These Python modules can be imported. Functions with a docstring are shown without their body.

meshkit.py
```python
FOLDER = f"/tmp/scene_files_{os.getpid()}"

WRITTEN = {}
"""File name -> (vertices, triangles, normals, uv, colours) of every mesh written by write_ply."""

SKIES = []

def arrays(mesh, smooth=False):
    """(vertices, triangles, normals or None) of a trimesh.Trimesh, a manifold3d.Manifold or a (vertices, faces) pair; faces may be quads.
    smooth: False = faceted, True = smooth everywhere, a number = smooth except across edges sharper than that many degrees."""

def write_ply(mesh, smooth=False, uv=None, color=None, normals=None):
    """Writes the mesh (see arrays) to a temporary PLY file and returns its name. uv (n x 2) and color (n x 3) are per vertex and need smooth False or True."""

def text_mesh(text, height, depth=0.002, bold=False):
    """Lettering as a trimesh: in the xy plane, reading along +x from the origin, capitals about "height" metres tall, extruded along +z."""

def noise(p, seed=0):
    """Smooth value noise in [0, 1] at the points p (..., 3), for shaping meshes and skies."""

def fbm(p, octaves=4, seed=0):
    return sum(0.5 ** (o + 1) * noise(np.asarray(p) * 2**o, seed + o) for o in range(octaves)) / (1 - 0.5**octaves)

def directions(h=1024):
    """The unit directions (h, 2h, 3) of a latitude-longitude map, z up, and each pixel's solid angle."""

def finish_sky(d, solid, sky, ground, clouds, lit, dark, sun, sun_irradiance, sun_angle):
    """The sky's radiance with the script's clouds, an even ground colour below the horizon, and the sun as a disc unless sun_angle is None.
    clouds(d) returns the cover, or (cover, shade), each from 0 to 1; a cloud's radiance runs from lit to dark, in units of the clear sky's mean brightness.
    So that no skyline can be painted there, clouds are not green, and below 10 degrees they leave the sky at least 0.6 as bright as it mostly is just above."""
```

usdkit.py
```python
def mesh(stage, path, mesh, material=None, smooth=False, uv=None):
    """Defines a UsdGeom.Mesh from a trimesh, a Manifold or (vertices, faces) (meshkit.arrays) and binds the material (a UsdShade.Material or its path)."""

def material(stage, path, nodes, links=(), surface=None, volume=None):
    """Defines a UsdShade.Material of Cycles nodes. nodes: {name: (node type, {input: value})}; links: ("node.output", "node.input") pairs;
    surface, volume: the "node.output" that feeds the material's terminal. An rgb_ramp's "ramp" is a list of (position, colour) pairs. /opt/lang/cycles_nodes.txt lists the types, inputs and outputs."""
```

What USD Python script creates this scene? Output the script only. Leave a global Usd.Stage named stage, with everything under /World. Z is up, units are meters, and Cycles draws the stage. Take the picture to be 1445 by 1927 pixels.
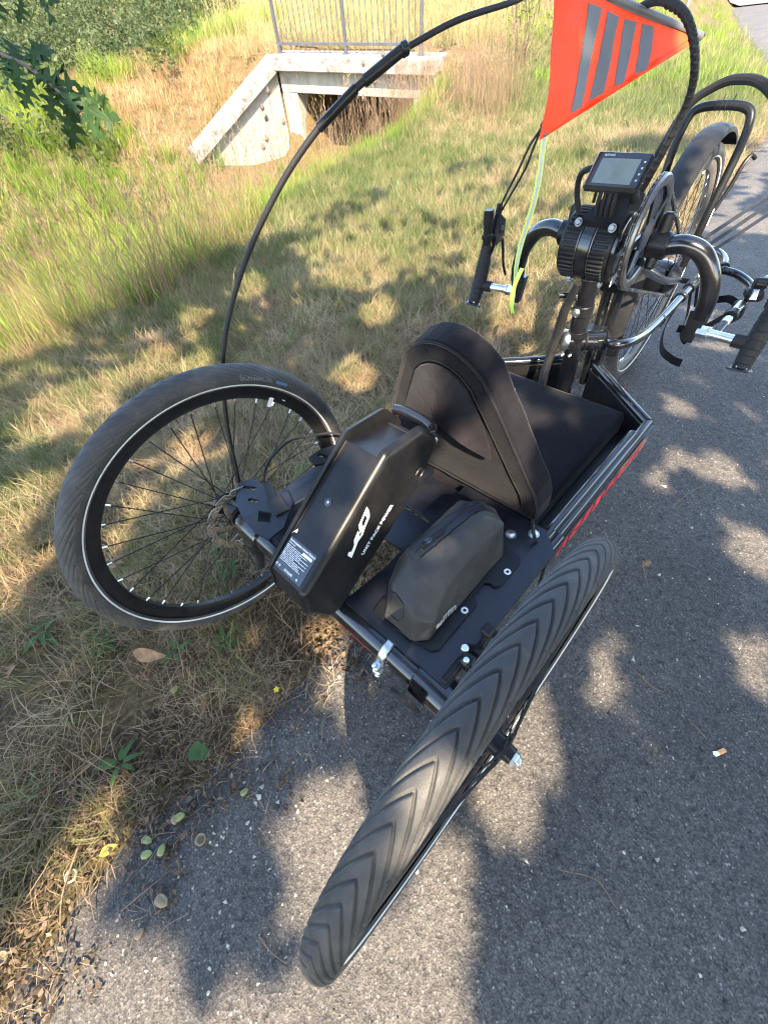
import math, random
import numpy as np, trimesh, usdkit, meshkit, manifold3d
from shapely.geometry import Polygon, Point, LineString
from shapely.ops import unary_union
from pxr import Usd, UsdGeom, UsdLux, UsdShade, Gf, Sdf, Vt

stage = Usd.Stage.CreateInMemory()
UsdGeom.SetStageUpAxis(stage, 'Z')
UsdGeom.Xform.Define(stage, '/World')
UsdGeom.Scope.Define(stage, '/World/Looks')
RNG = np.random.default_rng(7)
A = np.array

# ------------------------------------------------------------------ camera, sky, sun, exposure
EXPOSURE = 2.8
SUN_EL, SUN_AZ = math.radians(43), math.atan2(.76, -.64)       # azimuth = atan2(x, y) of the direction to the sun
SUN = A([math.sin(SUN_AZ)*math.cos(SUN_EL), math.cos(SUN_AZ)*math.cos(SUN_EL), math.sin(SUN_EL)])
yaw, pitch, roll = -0.8725, 0.8674, -0.1496
_d = A([math.sin(yaw)*math.cos(pitch), math.cos(yaw)*math.cos(pitch), -math.sin(pitch)])
_r = A([math.cos(yaw), -math.sin(yaw), 0]); _u = np.cross(_r, _d)
r2 = math.cos(roll)*_r+math.sin(roll)*_u; u2 = -math.sin(roll)*_r+math.cos(roll)*_u
CAM = A([0.3755, -0.1579, 1.0106])
cam = UsdGeom.Camera.Define(stage, '/World/camera')
m4 = np.eye(4); m4[0, :3] = r2; m4[1, :3] = u2; m4[2, :3] = -_d; m4[3, :3] = CAM
cam.AddTransformOp().Set(Gf.Matrix4d(m4.tolist()))
cam.CreateHorizontalApertureAttr(36.0); cam.CreateVerticalApertureAttr(48.0)
cam.CreateFocalLengthAttr(36.0*771.86/1445)
cam.CreateClippingRangeAttr(Gf.Vec2f(.02, 500))
cam.CreateExposureAttr(EXPOSURE)
sky_m = usdkit.material(stage, '/World/Looks/sky', {
    's': ('sky_texture', {'sky_type': 'single_scattering', 'sun_disc': False, 'sun_elevation': SUN_EL, 'sun_rotation': SUN_AZ}),
    'b': ('background_shader', {'strength': .15})}, [('s.color', 'b.color')], surface='b.background')
dome = UsdLux.DomeLight.Define(stage, '/World/sky')
UsdShade.MaterialBindingAPI.Apply(dome.GetPrim()).Bind(sky_m)
dome.GetPrim().SetCustomDataByKey('kind', 'structure')
sun = UsdLux.DistantLight.Define(stage, '/World/sun')
sun.CreateNormalizeAttr(True); sun.CreateIntensityAttr(.98); sun.CreateAngleAttr(.53); sun.CreateColorAttr(Gf.Vec3f(1, .85, .64))
zx = SUN; xx = np.cross([0, 0, 1], zx); xx /= np.linalg.norm(xx); yx = np.cross(zx, xx)
ms = np.eye(4); ms[0, :3] = xx; ms[1, :3] = yx; ms[2, :3] = zx
sun.AddTransformOp().Set(Gf.Matrix4d(ms.tolist()))

# ------------------------------------------------------------------ materials
MAT = {}
def mat(name, nodes, links, surface):
    MAT[name] = usdkit.material(stage, '/World/Looks/'+name, nodes, links, surface=surface); return MAT[name]

def simple(name, col, rough=.5, metal=0., coat=0., var=.25, vscale=30., bump=0., bscale=400., dust=0., dustcol=(.16, .13, .1), spec=.5, sheen=0.):
    """principled with noisy colour and roughness, fine bump and a little dust"""
    c = A(col, float)
    n = {'pos': ('geometry', {}), 'n1': ('noise_texture', {'scale': vscale, 'detail': 5, 'roughness': .6}),
         'r1': ('rgb_ramp', {'ramp': [(.3, tuple(c*(1-var))), (.7, tuple(np.minimum(c*(1+var), 1)))]}),
         'n2': ('noise_texture', {'scale': 14., 'detail': 8, 'roughness': .72}),
         'dr': ('map_range', {'from_min': .48, 'from_max': .75, 'to_min': 0., 'to_max': dust}),
         'mx': ('mix_color', {'b': dustcol}),
         'rr': ('map_range', {'from_min': .3, 'from_max': .7, 'to_min': max(0, rough*.85), 'to_max': min(1, rough*1.2)}),
         'p': ('principled_bsdf', {'metallic': metal, 'coat_weight': coat, 'coat_roughness': .12, 'specular_ior_level': spec, 'sheen_weight': sheen})}
    l = [('pos.position', 'n1.vector'), ('n1.fac', 'r1.fac'), ('pos.position', 'n2.vector'), ('n2.fac', 'dr.value'), ('r1.color', 'mx.a'), ('dr.result', 'mx.fac'),
         ('mx.result', 'p.base_color'), ('n1.fac', 'rr.value'), ('rr.result', 'p.roughness')]
    if bump:
        n['n3'] = ('noise_texture', {'scale': bscale, 'detail': 3}); n['bp'] = ('bump', {'strength': bump, 'distance': .001})
        l += [('pos.position', 'n3.vector'), ('n3.fac', 'bp.height'), ('bp.normal', 'p.normal')]
    return mat(name, n, l, 'p.BSDF')

simple('rubber', (.024, .023, .023), .66, dust=.75, bump=.35, bscale=700, dustcol=(.085, .074, .063))
simple('tyre_stripe', (.55, .55, .53), .45, var=.12, dust=.3)
simple('gloss_black', (.005, .005, .006), .16, coat=.5, dust=.04)
simple('satin_black', (.006, .006, .007), .36, dust=.05, spec=.26, bump=.06, bscale=1500)
simple('matt_black', (.010, .010, .011), .55, dust=.08, spec=.25, bump=.12, bscale=1200)
simple('plate_black', (.006, .007, .011), .36, dust=.03, spec=.45, bump=.05, bscale=1500)
simple('fabric', (.0068, .0060, .0078), .95, dust=.16, bump=.9, bscale=170, dustcol=(.034, .029, .030), sheen=.05, spec=.06)
simple('fabric_edge', (.0105, .0088, .0105), .95, dust=.22, bump=.9, bscale=150, dustcol=(.042, .035, .036), sheen=.08, spec=.06)
simple('bag_cloth', (.017, .016, .016), .6, dust=.42, bump=.35, bscale=1000, dustcol=(.075, .066, .058))
simple('zip_tape', (.013, .016, .024), .35)
simple('white_print', (.7, .71, .73), .5, var=.06)
simple('grey_print', (.38, .38, .38), .5, var=.1)
simple('red_print', (.62, .035, .035), .4, var=.1)
simple('thread', (.17, .165, .17), .85)
simple('steel', (.62, .62, .6), .28, metal=1., var=.12)
simple('zinc', (.6, .64, .62), .32, metal=1., var=.15, dust=.1)
simple('dark_steel', (.2, .19, .18), .36, metal=1., var=.2, dust=.2)
simple('rotor_steel', (.34, .29, .23), .38, metal=1., var=.25, dust=.2)
simple('rim_silver', (.09, .08, .07), .5, metal=.0, var=.15)
simple('flag_orange', (.78, .055, .010), .6, var=.08, spec=.3, bump=.3, bscale=2500)
simple('flag_grey', (.085, .085, .09), .45, var=.1, bump=.2, bscale=2500)
simple('ribbon_lime', (.55, .85, .12), .5, var=.06)
simple('ribbon_silver', (.42, .44, .44), .35, var=.08)
simple('cork', (.62, .30, .11), .8, var=.25, vscale=300)
simple('paper_white', (.75, .73, .7), .8, var=.1)
simple('chip_stone', (.40, .36, .265), .85, var=.5, vscale=60)
simple('acorn_green', (.17, .19, .06), .4, var=.3, vscale=90)
simple('acorn_cap', (.2, .15, .09), .85, var=.35, vscale=400)
simple('twig', (.17, .11, .065), .85, var=.4, vscale=120)
simple('bark', (.09, .07, .05), .9, var=.4, vscale=25, bump=.8, bscale=60)
simple('flower_yellow', (.8, .55, .02), .6)
simple('sign_grey', (.14, .15, .155), .5, metal=.2)
simple('galvanised', (.055, .055, .06), .55, metal=.1, var=.2, vscale=9)
simple('screen_glass', (.085, .10, .075), .07, coat=1., var=.1)
simple('blue_print', (.06, .13, .22), .5)
simple('slate_cord', (.02, .035, .05), .5)
simple('tyre_print', (.10, .10, .10), .6)

def leaf_mat(name, a, b, c=None, trans=.35, scale=6., rough=.6, island=True):
    """blades and leaves: tone varies from blade to blade and from patch to patch, light comes through"""
    n = {'g': ('geometry', {}), 'n1': ('noise_texture', {'scale': scale, 'detail': 4, 'roughness': .65}),
         'ad': ('math', {'math_type': 'multiply_add', 'value2': .55, 'value3': -.275}), 'su': ('math', {'math_type': 'add'}),
         'r': ('rgb_ramp', {'ramp': [(.2, a), (.5, b), (.85, c or b)]}),
         'p': ('principled_bsdf', {'roughness': rough, 'specular_ior_level': .3}), 't': ('translucent_bsdf', {}), 'm': ('mix_closure', {'fac': trans})}
    l = [('g.position', 'n1.vector'), ('g.random_per_island', 'ad.value1'), ('n1.fac', 'su.value1'), ('ad.value', 'su.value2'), ('su.value', 'r.fac'),
         ('r.color', 'p.base_color'), ('r.color', 't.color'), ('p.BSDF', 'm.closure1'), ('t.BSDF', 'm.closure2')]
    return mat(name, n, l, 'm.closure')
leaf_mat('straw', (.25, .175, .10), (.50, .40, .24), (.64, .55, .37), .25, 3.)
leaf_mat('reed', (.15, .095, .055), (.28, .20, .115), (.46, .36, .21), .2, 2.)
leaf_mat('bank_straw', (.30, .19, .09), (.48, .33, .17), (.60, .46, .26), .25, 2.)
leaf_mat('straw_green', (.13, .13, .045), (.30, .26, .13), (.50, .42, .25), .3, 2.2)
leaf_mat('grass_green', (.07, .10, .025), (.13, .155, .05), (.28, .26, .11), .35, 2.)
leaf_mat('grass_lush', (.13, .20, .022), (.29, .33, .05), (.48, .42, .11), .4, .9)
leaf_mat('crop_leaf', (.035, .05, .014), (.115, .125, .038), (.42, .36, .15), .3, 1.6)
leaf_mat('tall_straw', (.22, .14, .07), (.37, .27, .14), (.54, .44, .25), .25, 2.)
leaf_mat('tall_green', (.08, .11, .03), (.17, .19, .06), (.40, .33, .14), .25, 2.)
leaf_mat('field_straw', (.30, .23, .09), (.44, .34, .15), (.54, .45, .24), .25, .8)
leaf_mat('weed_leaf', (.06, .11, .03), (.11, .18, .05), (.17, .25, .08), .35, 14.)
leaf_mat('oak_leaf', (.02, .05, .01), (.035, .085, .014), (.06, .13, .02), .4, 9.)
leaf_mat('dead_leaf', (.22, .12, .06), (.38, .24, .13), (.52, .38, .24), .25, 30.)
leaf_mat('yellow_leaf', (.55, .42, .08), (.62, .5, .12), (.6, .5, .15), .3, 30.)
leaf_mat('dry_shrub', (.07, .05, .035), (.12, .09, .06), (.2, .15, .09), .1, 9.)
leaf_mat('litter', (.10, .065, .038), (.22, .145, .085), (.42, .31, .19), .1, 20.)

mat('asphalt', {
    'g': ('geometry', {}),
    'v1': ('voronoi_texture', {'scale': 330., 'feature': 'f1'}),
    'v2': ('voronoi_texture', {'scale': 95., 'feature': 'f1'}),
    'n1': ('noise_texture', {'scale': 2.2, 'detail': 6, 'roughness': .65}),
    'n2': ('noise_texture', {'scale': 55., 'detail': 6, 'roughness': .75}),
    'sc': ('separate_color', {}),
    'r1': ('rgb_ramp', {'ramp': [(.0, (.044, .040, .036)), (.55, (.074, .067, .060)), (.93, (.106, .096, .086)), (.985, (.14, .13, .116)), (.997, (.24, .22, .19))]}),
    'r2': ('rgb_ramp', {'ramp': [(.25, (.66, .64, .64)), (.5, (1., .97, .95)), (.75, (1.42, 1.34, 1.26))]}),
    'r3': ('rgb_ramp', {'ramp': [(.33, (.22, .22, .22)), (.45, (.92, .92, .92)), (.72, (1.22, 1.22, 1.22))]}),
    'm1': ('mix_color', {'blend_type': 'multiply', 'fac': 1.}), 'm2': ('mix_color', {'blend_type': 'multiply', 'fac': 1.}),
    'h1': ('math', {'math_type': 'multiply', 'value2': .6}), 'h2': ('math', {'math_type': 'add'}), 'h3': ('math', {'math_type': 'multiply_add', 'value2': -1.6}),
    'bp': ('bump', {'strength': .55, 'distance': .003}),
    'p': ('principled_bsdf', {'roughness': .82, 'specular_ior_level': .35})},
    [('g.position', 'v1.vector'), ('g.position', 'v2.vector'), ('g.position', 'n1.vector'), ('g.position', 'n2.vector'), ('v1.color', 'sc.color'), ('sc.r', 'r1.fac'),
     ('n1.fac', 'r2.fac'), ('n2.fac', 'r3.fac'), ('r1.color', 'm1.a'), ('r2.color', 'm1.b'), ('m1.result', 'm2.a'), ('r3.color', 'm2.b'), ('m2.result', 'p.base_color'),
     ('v1.distance', 'h1.value1'), ('h1.value', 'h2.value1'), ('v2.distance', 'h2.value2'), ('n2.fac', 'h3.value1'), ('h2.value', 'h3.value3'),
     ('h3.value', 'bp.height'), ('bp.normal', 'p.normal')], 'p.BSDF')
mat('soil', {
    'g': ('geometry', {}), 'n1': ('noise_texture', {'scale': 38., 'detail': 8, 'roughness': .75}), 'n2': ('noise_texture', {'scale': 1.6, 'detail': 5, 'roughness': .6}),
    'r1': ('rgb_ramp', {'ramp': [(.25, (.035, .024, .015)), (.5, (.10, .07, .042)), (.75, (.22, .16, .095))]}),
    'r2': ('rgb_ramp', {'ramp': [(.35, (.75, .85, .55)), (.65, (1.15, 1.05, .9))]}),
    'm': ('mix_color', {'blend_type': 'multiply', 'fac': 1.}), 'bp': ('bump', {'strength': .9, 'distance': .01}), 'p': ('principled_bsdf', {'roughness': .95, 'specular_ior_level': .2})},
    [('g.position', 'n1.vector'), ('g.position', 'n2.vector'), ('n1.fac', 'r1.fac'), ('n2.fac', 'r2.fac'), ('r1.color', 'm.a'), ('r2.color', 'm.b'), ('m.result', 'p.base_color'),
     ('n1.fac', 'bp.height'), ('bp.normal', 'p.normal')], 'p.BSDF')
mat('far_road', {
    'g': ('geometry', {}), 'n1': ('noise_texture', {'scale': 3., 'detail': 6}), 'r1': ('rgb_ramp', {'ramp': [(.3, (.085, .074, .066)), (.7, (.13, .115, .10))]}),
    'p': ('principled_bsdf', {'roughness': .9})}, [('g.position', 'n1.vector'), ('n1.fac', 'r1.fac'), ('r1.color', 'p.base_color')], 'p.BSDF')
mat('concrete', {
    'g': ('geometry', {}), 'n1': ('noise_texture', {'scale': 5., 'detail': 8, 'roughness': .7}), 'mp': ('mapping', {'scale': (5., 5., 1.6)}),
    'n2': ('noise_texture', {'scale': 1.6, 'detail': 6, 'roughness': .7}), 'n3': ('noise_texture', {'scale': 60., 'detail': 4}),
    'r1': ('rgb_ramp', {'ramp': [(.3, (.20, .188, .155)), (.7, (.29, .275, .235))]}),
    'r2': ('rgb_ramp', {'ramp': [(.30, (.50, .46, .42)), (.46, (.88, .86, .83)), (.6, (1., 1., 1.))]}),
    'm': ('mix_color', {'blend_type': 'multiply', 'fac': .7}), 'bp': ('bump', {'strength': .5, 'distance': .006}), 'p': ('principled_bsdf', {'roughness': .9})},
    [('g.position', 'n1.vector'), ('g.position', 'mp.vector'), ('mp.vector', 'n2.vector'), ('g.position', 'n3.vector'), ('n1.fac', 'r1.fac'), ('n2.fac', 'r2.fac'),
     ('r1.color', 'm.a'), ('r2.color', 'm.b'), ('m.result', 'p.base_color'), ('n3.fac', 'bp.height'), ('bp.normal', 'p.normal')], 'p.BSDF')
mat('lichen_concrete', {
    'g': ('geometry', {}), 'n1': ('noise_texture', {'scale': 7., 'detail': 9, 'roughness': .75}), 'n3': ('noise_texture', {'scale': 45., 'detail': 5}),
    'r1': ('rgb_ramp', {'ramp': [(.36, (.07, .06, .055)), (.47, (.17, .145, .13)), (.55, (.26, .24, .215)), (.7, (.30, .285, .26))]}),
    'bp': ('bump', {'strength': .6, 'distance': .008}), 'p': ('principled_bsdf', {'roughness': .92})},
    [('g.position', 'n1.vector'), ('g.position', 'n3.vector'), ('n1.fac', 'r1.fac'), ('r1.color', 'p.base_color'), ('n3.fac', 'bp.height'), ('bp.normal', 'p.normal')], 'p.BSDF')

# ------------------------------------------------------------------ scene helpers
USED = {}
def numbered(parent, name):
    k = (parent, name); n = USED.get(k, 0); USED[k] = n+1
    return f'{parent}/{name}' if n == 0 else f'{parent}/{name}_{n:03d}'
def tag(prim, label=None, cat=None, group=None, kind=None):
    for k, v in (('label', label), ('category', cat), ('group', group), ('kind', kind)):
        if v: prim.SetCustomDataByKey(k, v)
    return prim
def path_of(parent): return '/World' if parent is None else str(parent.GetPath())
def thing(name, label=None, cat=None, loc=(0, 0, 0), group=None, parent=None, rotz=0., scale=1.):
    x = UsdGeom.Xform.Define(stage, numbered(path_of(parent), name))
    if np.any(np.asarray(loc) != 0) or rotz or scale != 1.:
        x.AddTranslateOp().Set(Gf.Vec3d(*map(float, loc)))
        if rotz: x.AddRotateZOp().Set(float(rotz))
        if scale != 1.: x.AddScaleOp().Set(Gf.Vec3f(*([float(scale)]*3 if np.ndim(scale) == 0 else map(float, scale))))
    return tag(x.GetPrim(), label, cat, group)
def obj(name, mesh, m, parent=None, smooth=35, label=None):
    p = usdkit.mesh(stage, numbered(path_of(parent), name), mesh, MAT[m], smooth=smooth).GetPrim()
    return tag(p, label)
def copy_of(src, loc, rotz=0., label=None, group=None, cat=None, scale=1., rotx=0.):
    was = src.GetCustomData()
    x = UsdGeom.Xform.Define(stage, numbered('/World', src.GetName()))
    x.AddTranslateOp().Set(Gf.Vec3d(*map(float, loc))); x.AddRotateZOp().Set(float(rotz))
    if rotx: x.AddRotateXOp().Set(float(rotx))
    if scale != 1.: x.AddScaleOp().Set(Gf.Vec3f(*([float(scale)]*3 if np.ndim(scale) == 0 else map(float, scale))))
    p = x.GetPrim(); p.GetReferences().AddInternalReference(src.GetPath()); p.SetInstanceable(True)
    return tag(p, label or was.get('label'), cat or was.get('category'), group or was.get('group'))

# ------------------------------------------------------------------ mesh helpers
def spline(pts, n=8, closed=False):
    p = np.asarray(pts, float)
    if n <= 1: return p
    q = np.vstack([p[-1], p, p[0], p[1]]) if closed else np.vstack([2*p[0]-p[1], p, 2*p[-1]-p[-2]])
    out = []
    t = np.linspace(0, 1, n, endpoint=False)[:, None]
    for i in range(1, len(q)-2):
        a, b, c, d = q[i-1:i+3]
        out.append(.5*((2*b)+(-a+c)*t+(2*a-5*b+4*c-d)*t**2+(-a+3*b-3*c+d)*t**3))
    out = np.vstack(out)
    return out if closed else np.vstack([out, p[-1:]])
def tube(pts, r, k=10, n=6, closed=False, flat=1.):
    """round tube along a smooth curve; r a number or one per given point"""
    p = spline(pts, n, closed)
    r = np.full(len(p), float(r)) if np.ndim(r) == 0 else np.interp(np.linspace(0, 1, len(p)), np.linspace(0, 1, len(r)), r)
    tg = np.gradient(p, axis=0)
    if closed: tg = np.roll(p, -1, 0)-np.roll(p, 1, 0)
    tg /= np.linalg.norm(tg, axis=1, keepdims=True)+1e-12
    ref = A([0, 0, 1.]) if abs(tg[0][2]) < .9 else A([1., 0, 0])
    u = np.cross(tg[0], ref); u /= np.linalg.norm(u); V = []
    an = np.linspace(0, 2*np.pi, k, endpoint=False)
    for i in range(len(p)):
        u = u-tg[i]*(u@tg[i]); u /= np.linalg.norm(u); w = np.cross(tg[i], u)
        V.append(p[i]+r[i]*(np.cos(an)[:, None]*u+flat*np.sin(an)[:, None]*w))
    V = np.vstack(V); m = len(p); F = []
    i, j = np.meshgrid(np.arange(m if closed else m-1), np.arange(k), indexing='ij'); i = i.ravel(); j = j.ravel()
    a, b = i*k+j, i*k+(j+1) % k; c, d = ((i+1) % m)*k+(j+1) % k, ((i+1) % m)*k+j
    F = np.vstack([np.stack([a, c, b], 1), np.stack([a, d, c], 1)])
    if not closed:
        V = np.vstack([V, p[0], p[-1]]); c0, c1 = len(V)-2, len(V)-1; jj = np.arange(k)
        F = np.vstack([F, np.stack([np.full(k, c0), jj, (jj+1) % k], 1), np.stack([np.full(k, c1), (m-1)*k+(jj+1) % k, (m-1)*k+jj], 1)])
    return trimesh.Trimesh(V, F, process=False)
def cyl(a, b, r, k=20, r1=None, ch=.0):
    """cylinder with chamfered ends"""
    a, b = A(a, float), A(b, float); d = b-a; L = np.linalg.norm(d); d /= L; r1 = r if r1 is None else r1
    ch = min(ch, L*.4)
    if ch: pts = [(0, r-ch), (ch, r), (L-ch, r1), (L, r1-ch)]
    else: pts = [(0, r), (L, r1)]
    return lathe(pts, a, d, k)
def lathe(prof, o, ax, k=24, closed_ends=True):
    """prof: (distance along axis, radius)"""
    o = A(o, float); ax = A(ax, float); ax = ax/np.linalg.norm(ax)
    ref = A([0, 0, 1.]) if abs(ax[2]) < .9 else A([1., 0, 0])
    u = np.cross(ref, ax); u /= np.linalg.norm(u); w = np.cross(ax, u); an = np.linspace(0, 2*np.pi, k, endpoint=False)
    ring = np.cos(an)[:, None]*u+np.sin(an)[:, None]*w
    V = np.vstack([o+ax*s+r*ring for s, r in prof]); m = len(prof)
    i, j = np.meshgrid(np.arange(m-1), np.arange(k), indexing='ij'); i = i.ravel(); j = j.ravel()
    a, b = i*k+j, i*k+(j+1) % k; c, d = a+k, b+k
    F = np.vstack([np.stack([a, b, d], 1), np.stack([a, d, c], 1)])
    if closed_ends:
        V = np.vstack([V, o+ax*prof[0][0], o+ax*prof[-1][0]]); c0, c1 = len(V)-2, len(V)-1; jj = np.arange(k)
        F = np.vstack([F, np.stack([np.full(k, c0), (jj+1) % k, jj], 1), np.stack([np.full(k, c1), (m-1)*k+jj, (m-1)*k+(jj+1) % k], 1)])
    return trimesh.Trimesh(V, F, process=False)
def ringlathe(prof, o, ax, k=24):
    """closed profile turned about an axis (a ring)"""
    return lathe(list(prof)+[prof[0]], o, ax, k, closed_ends=False)
def hull(pts): 
    m = trimesh.convex.convex_hull(np.asarray(pts, float)); return m
def box(c, s, ch=.002, R=None):
    """box with chamfered edges; R rotates about its centre"""
    h = A(s, float)/2; ch = min(ch, h.min()*.9); P = []
    for sx in (-1, 1):
        for sy in (-1, 1):
            for sz in (-1, 1):
                S = A([sx, sy, sz])
                for k in range(3):
                    q = h-ch; q[k] = h[k]; P.append(S*q)
    P = A(P)
    if R is not None: P = P@np.asarray(R).T
    return hull(P+A(c))
def rotm(ax, deg): return trimesh.transformations.rotation_matrix(math.radians(deg), ax)[:3, :3]
def cat(*ms):
    ms = [x for m in ms for x in (m if isinstance(m, (list, tuple)) else [m])]
    return trimesh.util.concatenate(ms)
def extrude(poly, d, o, ex, ey):
    """extrude a shapely polygon by d along ex x ey, placed at o"""
    ex, ey = A(ex, float), A(ey, float); ez = np.cross(ex, ey); ez /= np.linalg.norm(ez)
    gs = getattr(poly, 'geoms', [poly]); out = []
    for g in gs:
        if g.area <= 0: continue
        m = trimesh.creation.extrude_polygon(g, d, engine='earcut')
        v = m.vertices; out.append(trimesh.Trimesh(A(o)+v[:, :1]*ex+v[:, 1:2]*ey+v[:, 2:]*ez, m.faces, process=False))
    return cat(out)
def text(s, h, o, ex, ey, depth=.0006, bold=False, slant=0.):
    m = meshkit.text_mesh(s, h, depth, bold); v = m.vertices.copy()
    v[:, 0] += slant*v[:, 1]
    ex, ey = A(ex, float), A(ey, float); ez = np.cross(ex, ey)
    return trimesh.Trimesh(A(o)+v[:, :1]*ex+v[:, 1:2]*ey+v[:, 2:]*ez, m.faces, process=False)
def ribbon(L, w, thick=.0008):
    """flat band: L centre points, w half-width vectors"""
    L, w = np.asarray(L, float), np.asarray(w, float); t = np.gradient(L, axis=0); n = np.cross(t, w); n /= np.linalg.norm(n, axis=1, keepdims=True)+1e-9
    q = np.stack([L-w-n*thick/2, L+w-n*thick/2, L+w+n*thick/2, L-w+n*thick/2], 1); m = len(L); V = q.reshape(-1, 3); F = []
    for i in range(m-1):
        for k in range(4):
            a, b = i*4+k, i*4+(k+1) % 4; F += [[a, b, b+4], [a, b+4, a+4]]
    F += [[0, 2, 1], [0, 3, 2], [4*m-4, 4*m-3, 4*m-2], [4*m-4, 4*m-2, 4*m-1]]
    return trimesh.Trimesh(V, F, process=False)
def mirror(m):
    v = m.vertices*A([-1, 1, 1]); return trimesh.Trimesh(v, m.faces[:, ::-1], process=False)
def moved(m, M, o=(0, 0, 0)):
    """M: columns are the images of x, y, z"""
    v = m.vertices@np.asarray(M).T+A(o); f = m.faces if np.linalg.det(M) > 0 else m.faces[:, ::-1]
    return trimesh.Trimesh(v, f, process=False)
def smoothed(m, it=6, length=.006):
    mm = manifold3d.Manifold(manifold3d.Mesh(np.asarray(m.vertices, np.float32), np.asarray(m.faces, np.uint32))).refine_to_length(length)
    x = mm.to_mesh(); t = trimesh.Trimesh(x.vert_properties[:, :3], x.tri_verts, process=True)
    trimesh.smoothing.filter_taubin(t, .5, .5, it); return t

# ------------------------------------------------------------------ the setting: terrain, path, road, culvert, railing
G = A([.095, -.058, .9938])                                        # true vertical: the path and the trike on it lean a few degrees towards the ditch
def sstep(a, b, x): t = np.clip((np.asarray(x)-a)/(b-a), 0, 1); return t*t*(3-2*t)
def verge_edge(y): return np.interp(y, [-6, -.2, .7, 1.35, 2.8, 4.8, 6.5, 12, 30], [-2.7, -2.6, -2.46, -2.75, -3.5, -3.85, -4.6, -6.5, -14])
def path_left(y): return np.interp(y, [-8, -1.2, -.82, -.57, -.32, -.05, .5, 1.4, 2.4, 2.79, 3.86, 6.06, 8, 12, 19, 27, 40], [-.1, -.02, -.05, -.1, -.08, -.09, -.13, -.2, -.33, -.38, -.43, -.645, -1.1, -2.2, -4.5, -7, -11])
HP, HU = A([-8.213, 6.191, .846]), A([.964, .253, -.081])
HU = HU-G*(HU@G); HU /= np.linalg.norm(HU); HN = np.cross(HU, G)
def W(u, w, h): return HP+u*HU+w*HN+h*G
def ground(x, y, fine=True):
    x, y = np.broadcast_arrays(np.asarray(x, float), np.asarray(y, float))
    e = verge_edge(y)
    T = -.0956*x+.058*y
    xs = -2.7-.2*np.maximum(0, y-5)
    level = sstep(0, 2.6, xs-x)*(T-.36)
    w = (x-HP[0])*HN[0]+(y-HP[1])*HN[1]; u = (x-HP[0])*HU[0]+(y-HP[1])*HU[1]
    d = e-x
    dep = sstep(.0, 1.7, d)*(1-sstep(4.2, 6.6, d))*sstep(-.24, -.02, w)
    dep = np.where((u > .28) & (u < 2.62) & (w > -4.5) & (not fine or True), np.maximum(dep, .97*(sstep(-4.6, -4.4, w))), dep)
    z = level-1.30*dep
    r = np.hypot(x, y); z = z+.0045*np.maximum(0, r-14)*sstep(0, 4, xs-x)
    if fine:
        p = np.stack([x, y, 0*x], -1)
        off = sstep(.03, .35, path_left(y)-x)+sstep(.03, .35, x-path_left(y)-2.4)
        z = z+off*(.05*(meshkit.fbm(p*1.7, 3, 3)-.5)+.03*(meshkit.fbm(p*7, 3, 9)-.45))+.02*off*sstep(0, .6, path_left(y)-x)
        z = np.where(off < 1e-6, -.02, z-.02*(1-np.clip(off, 0, 1)))
    return z
gx = np.unique(np.concatenate([np.arange(-5, .6, .05), np.arange(-14, -5, .14), np.arange(.6, 4, .2), np.arange(-90, -14, 2.2), np.arange(4, 60, 3)]))
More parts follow.
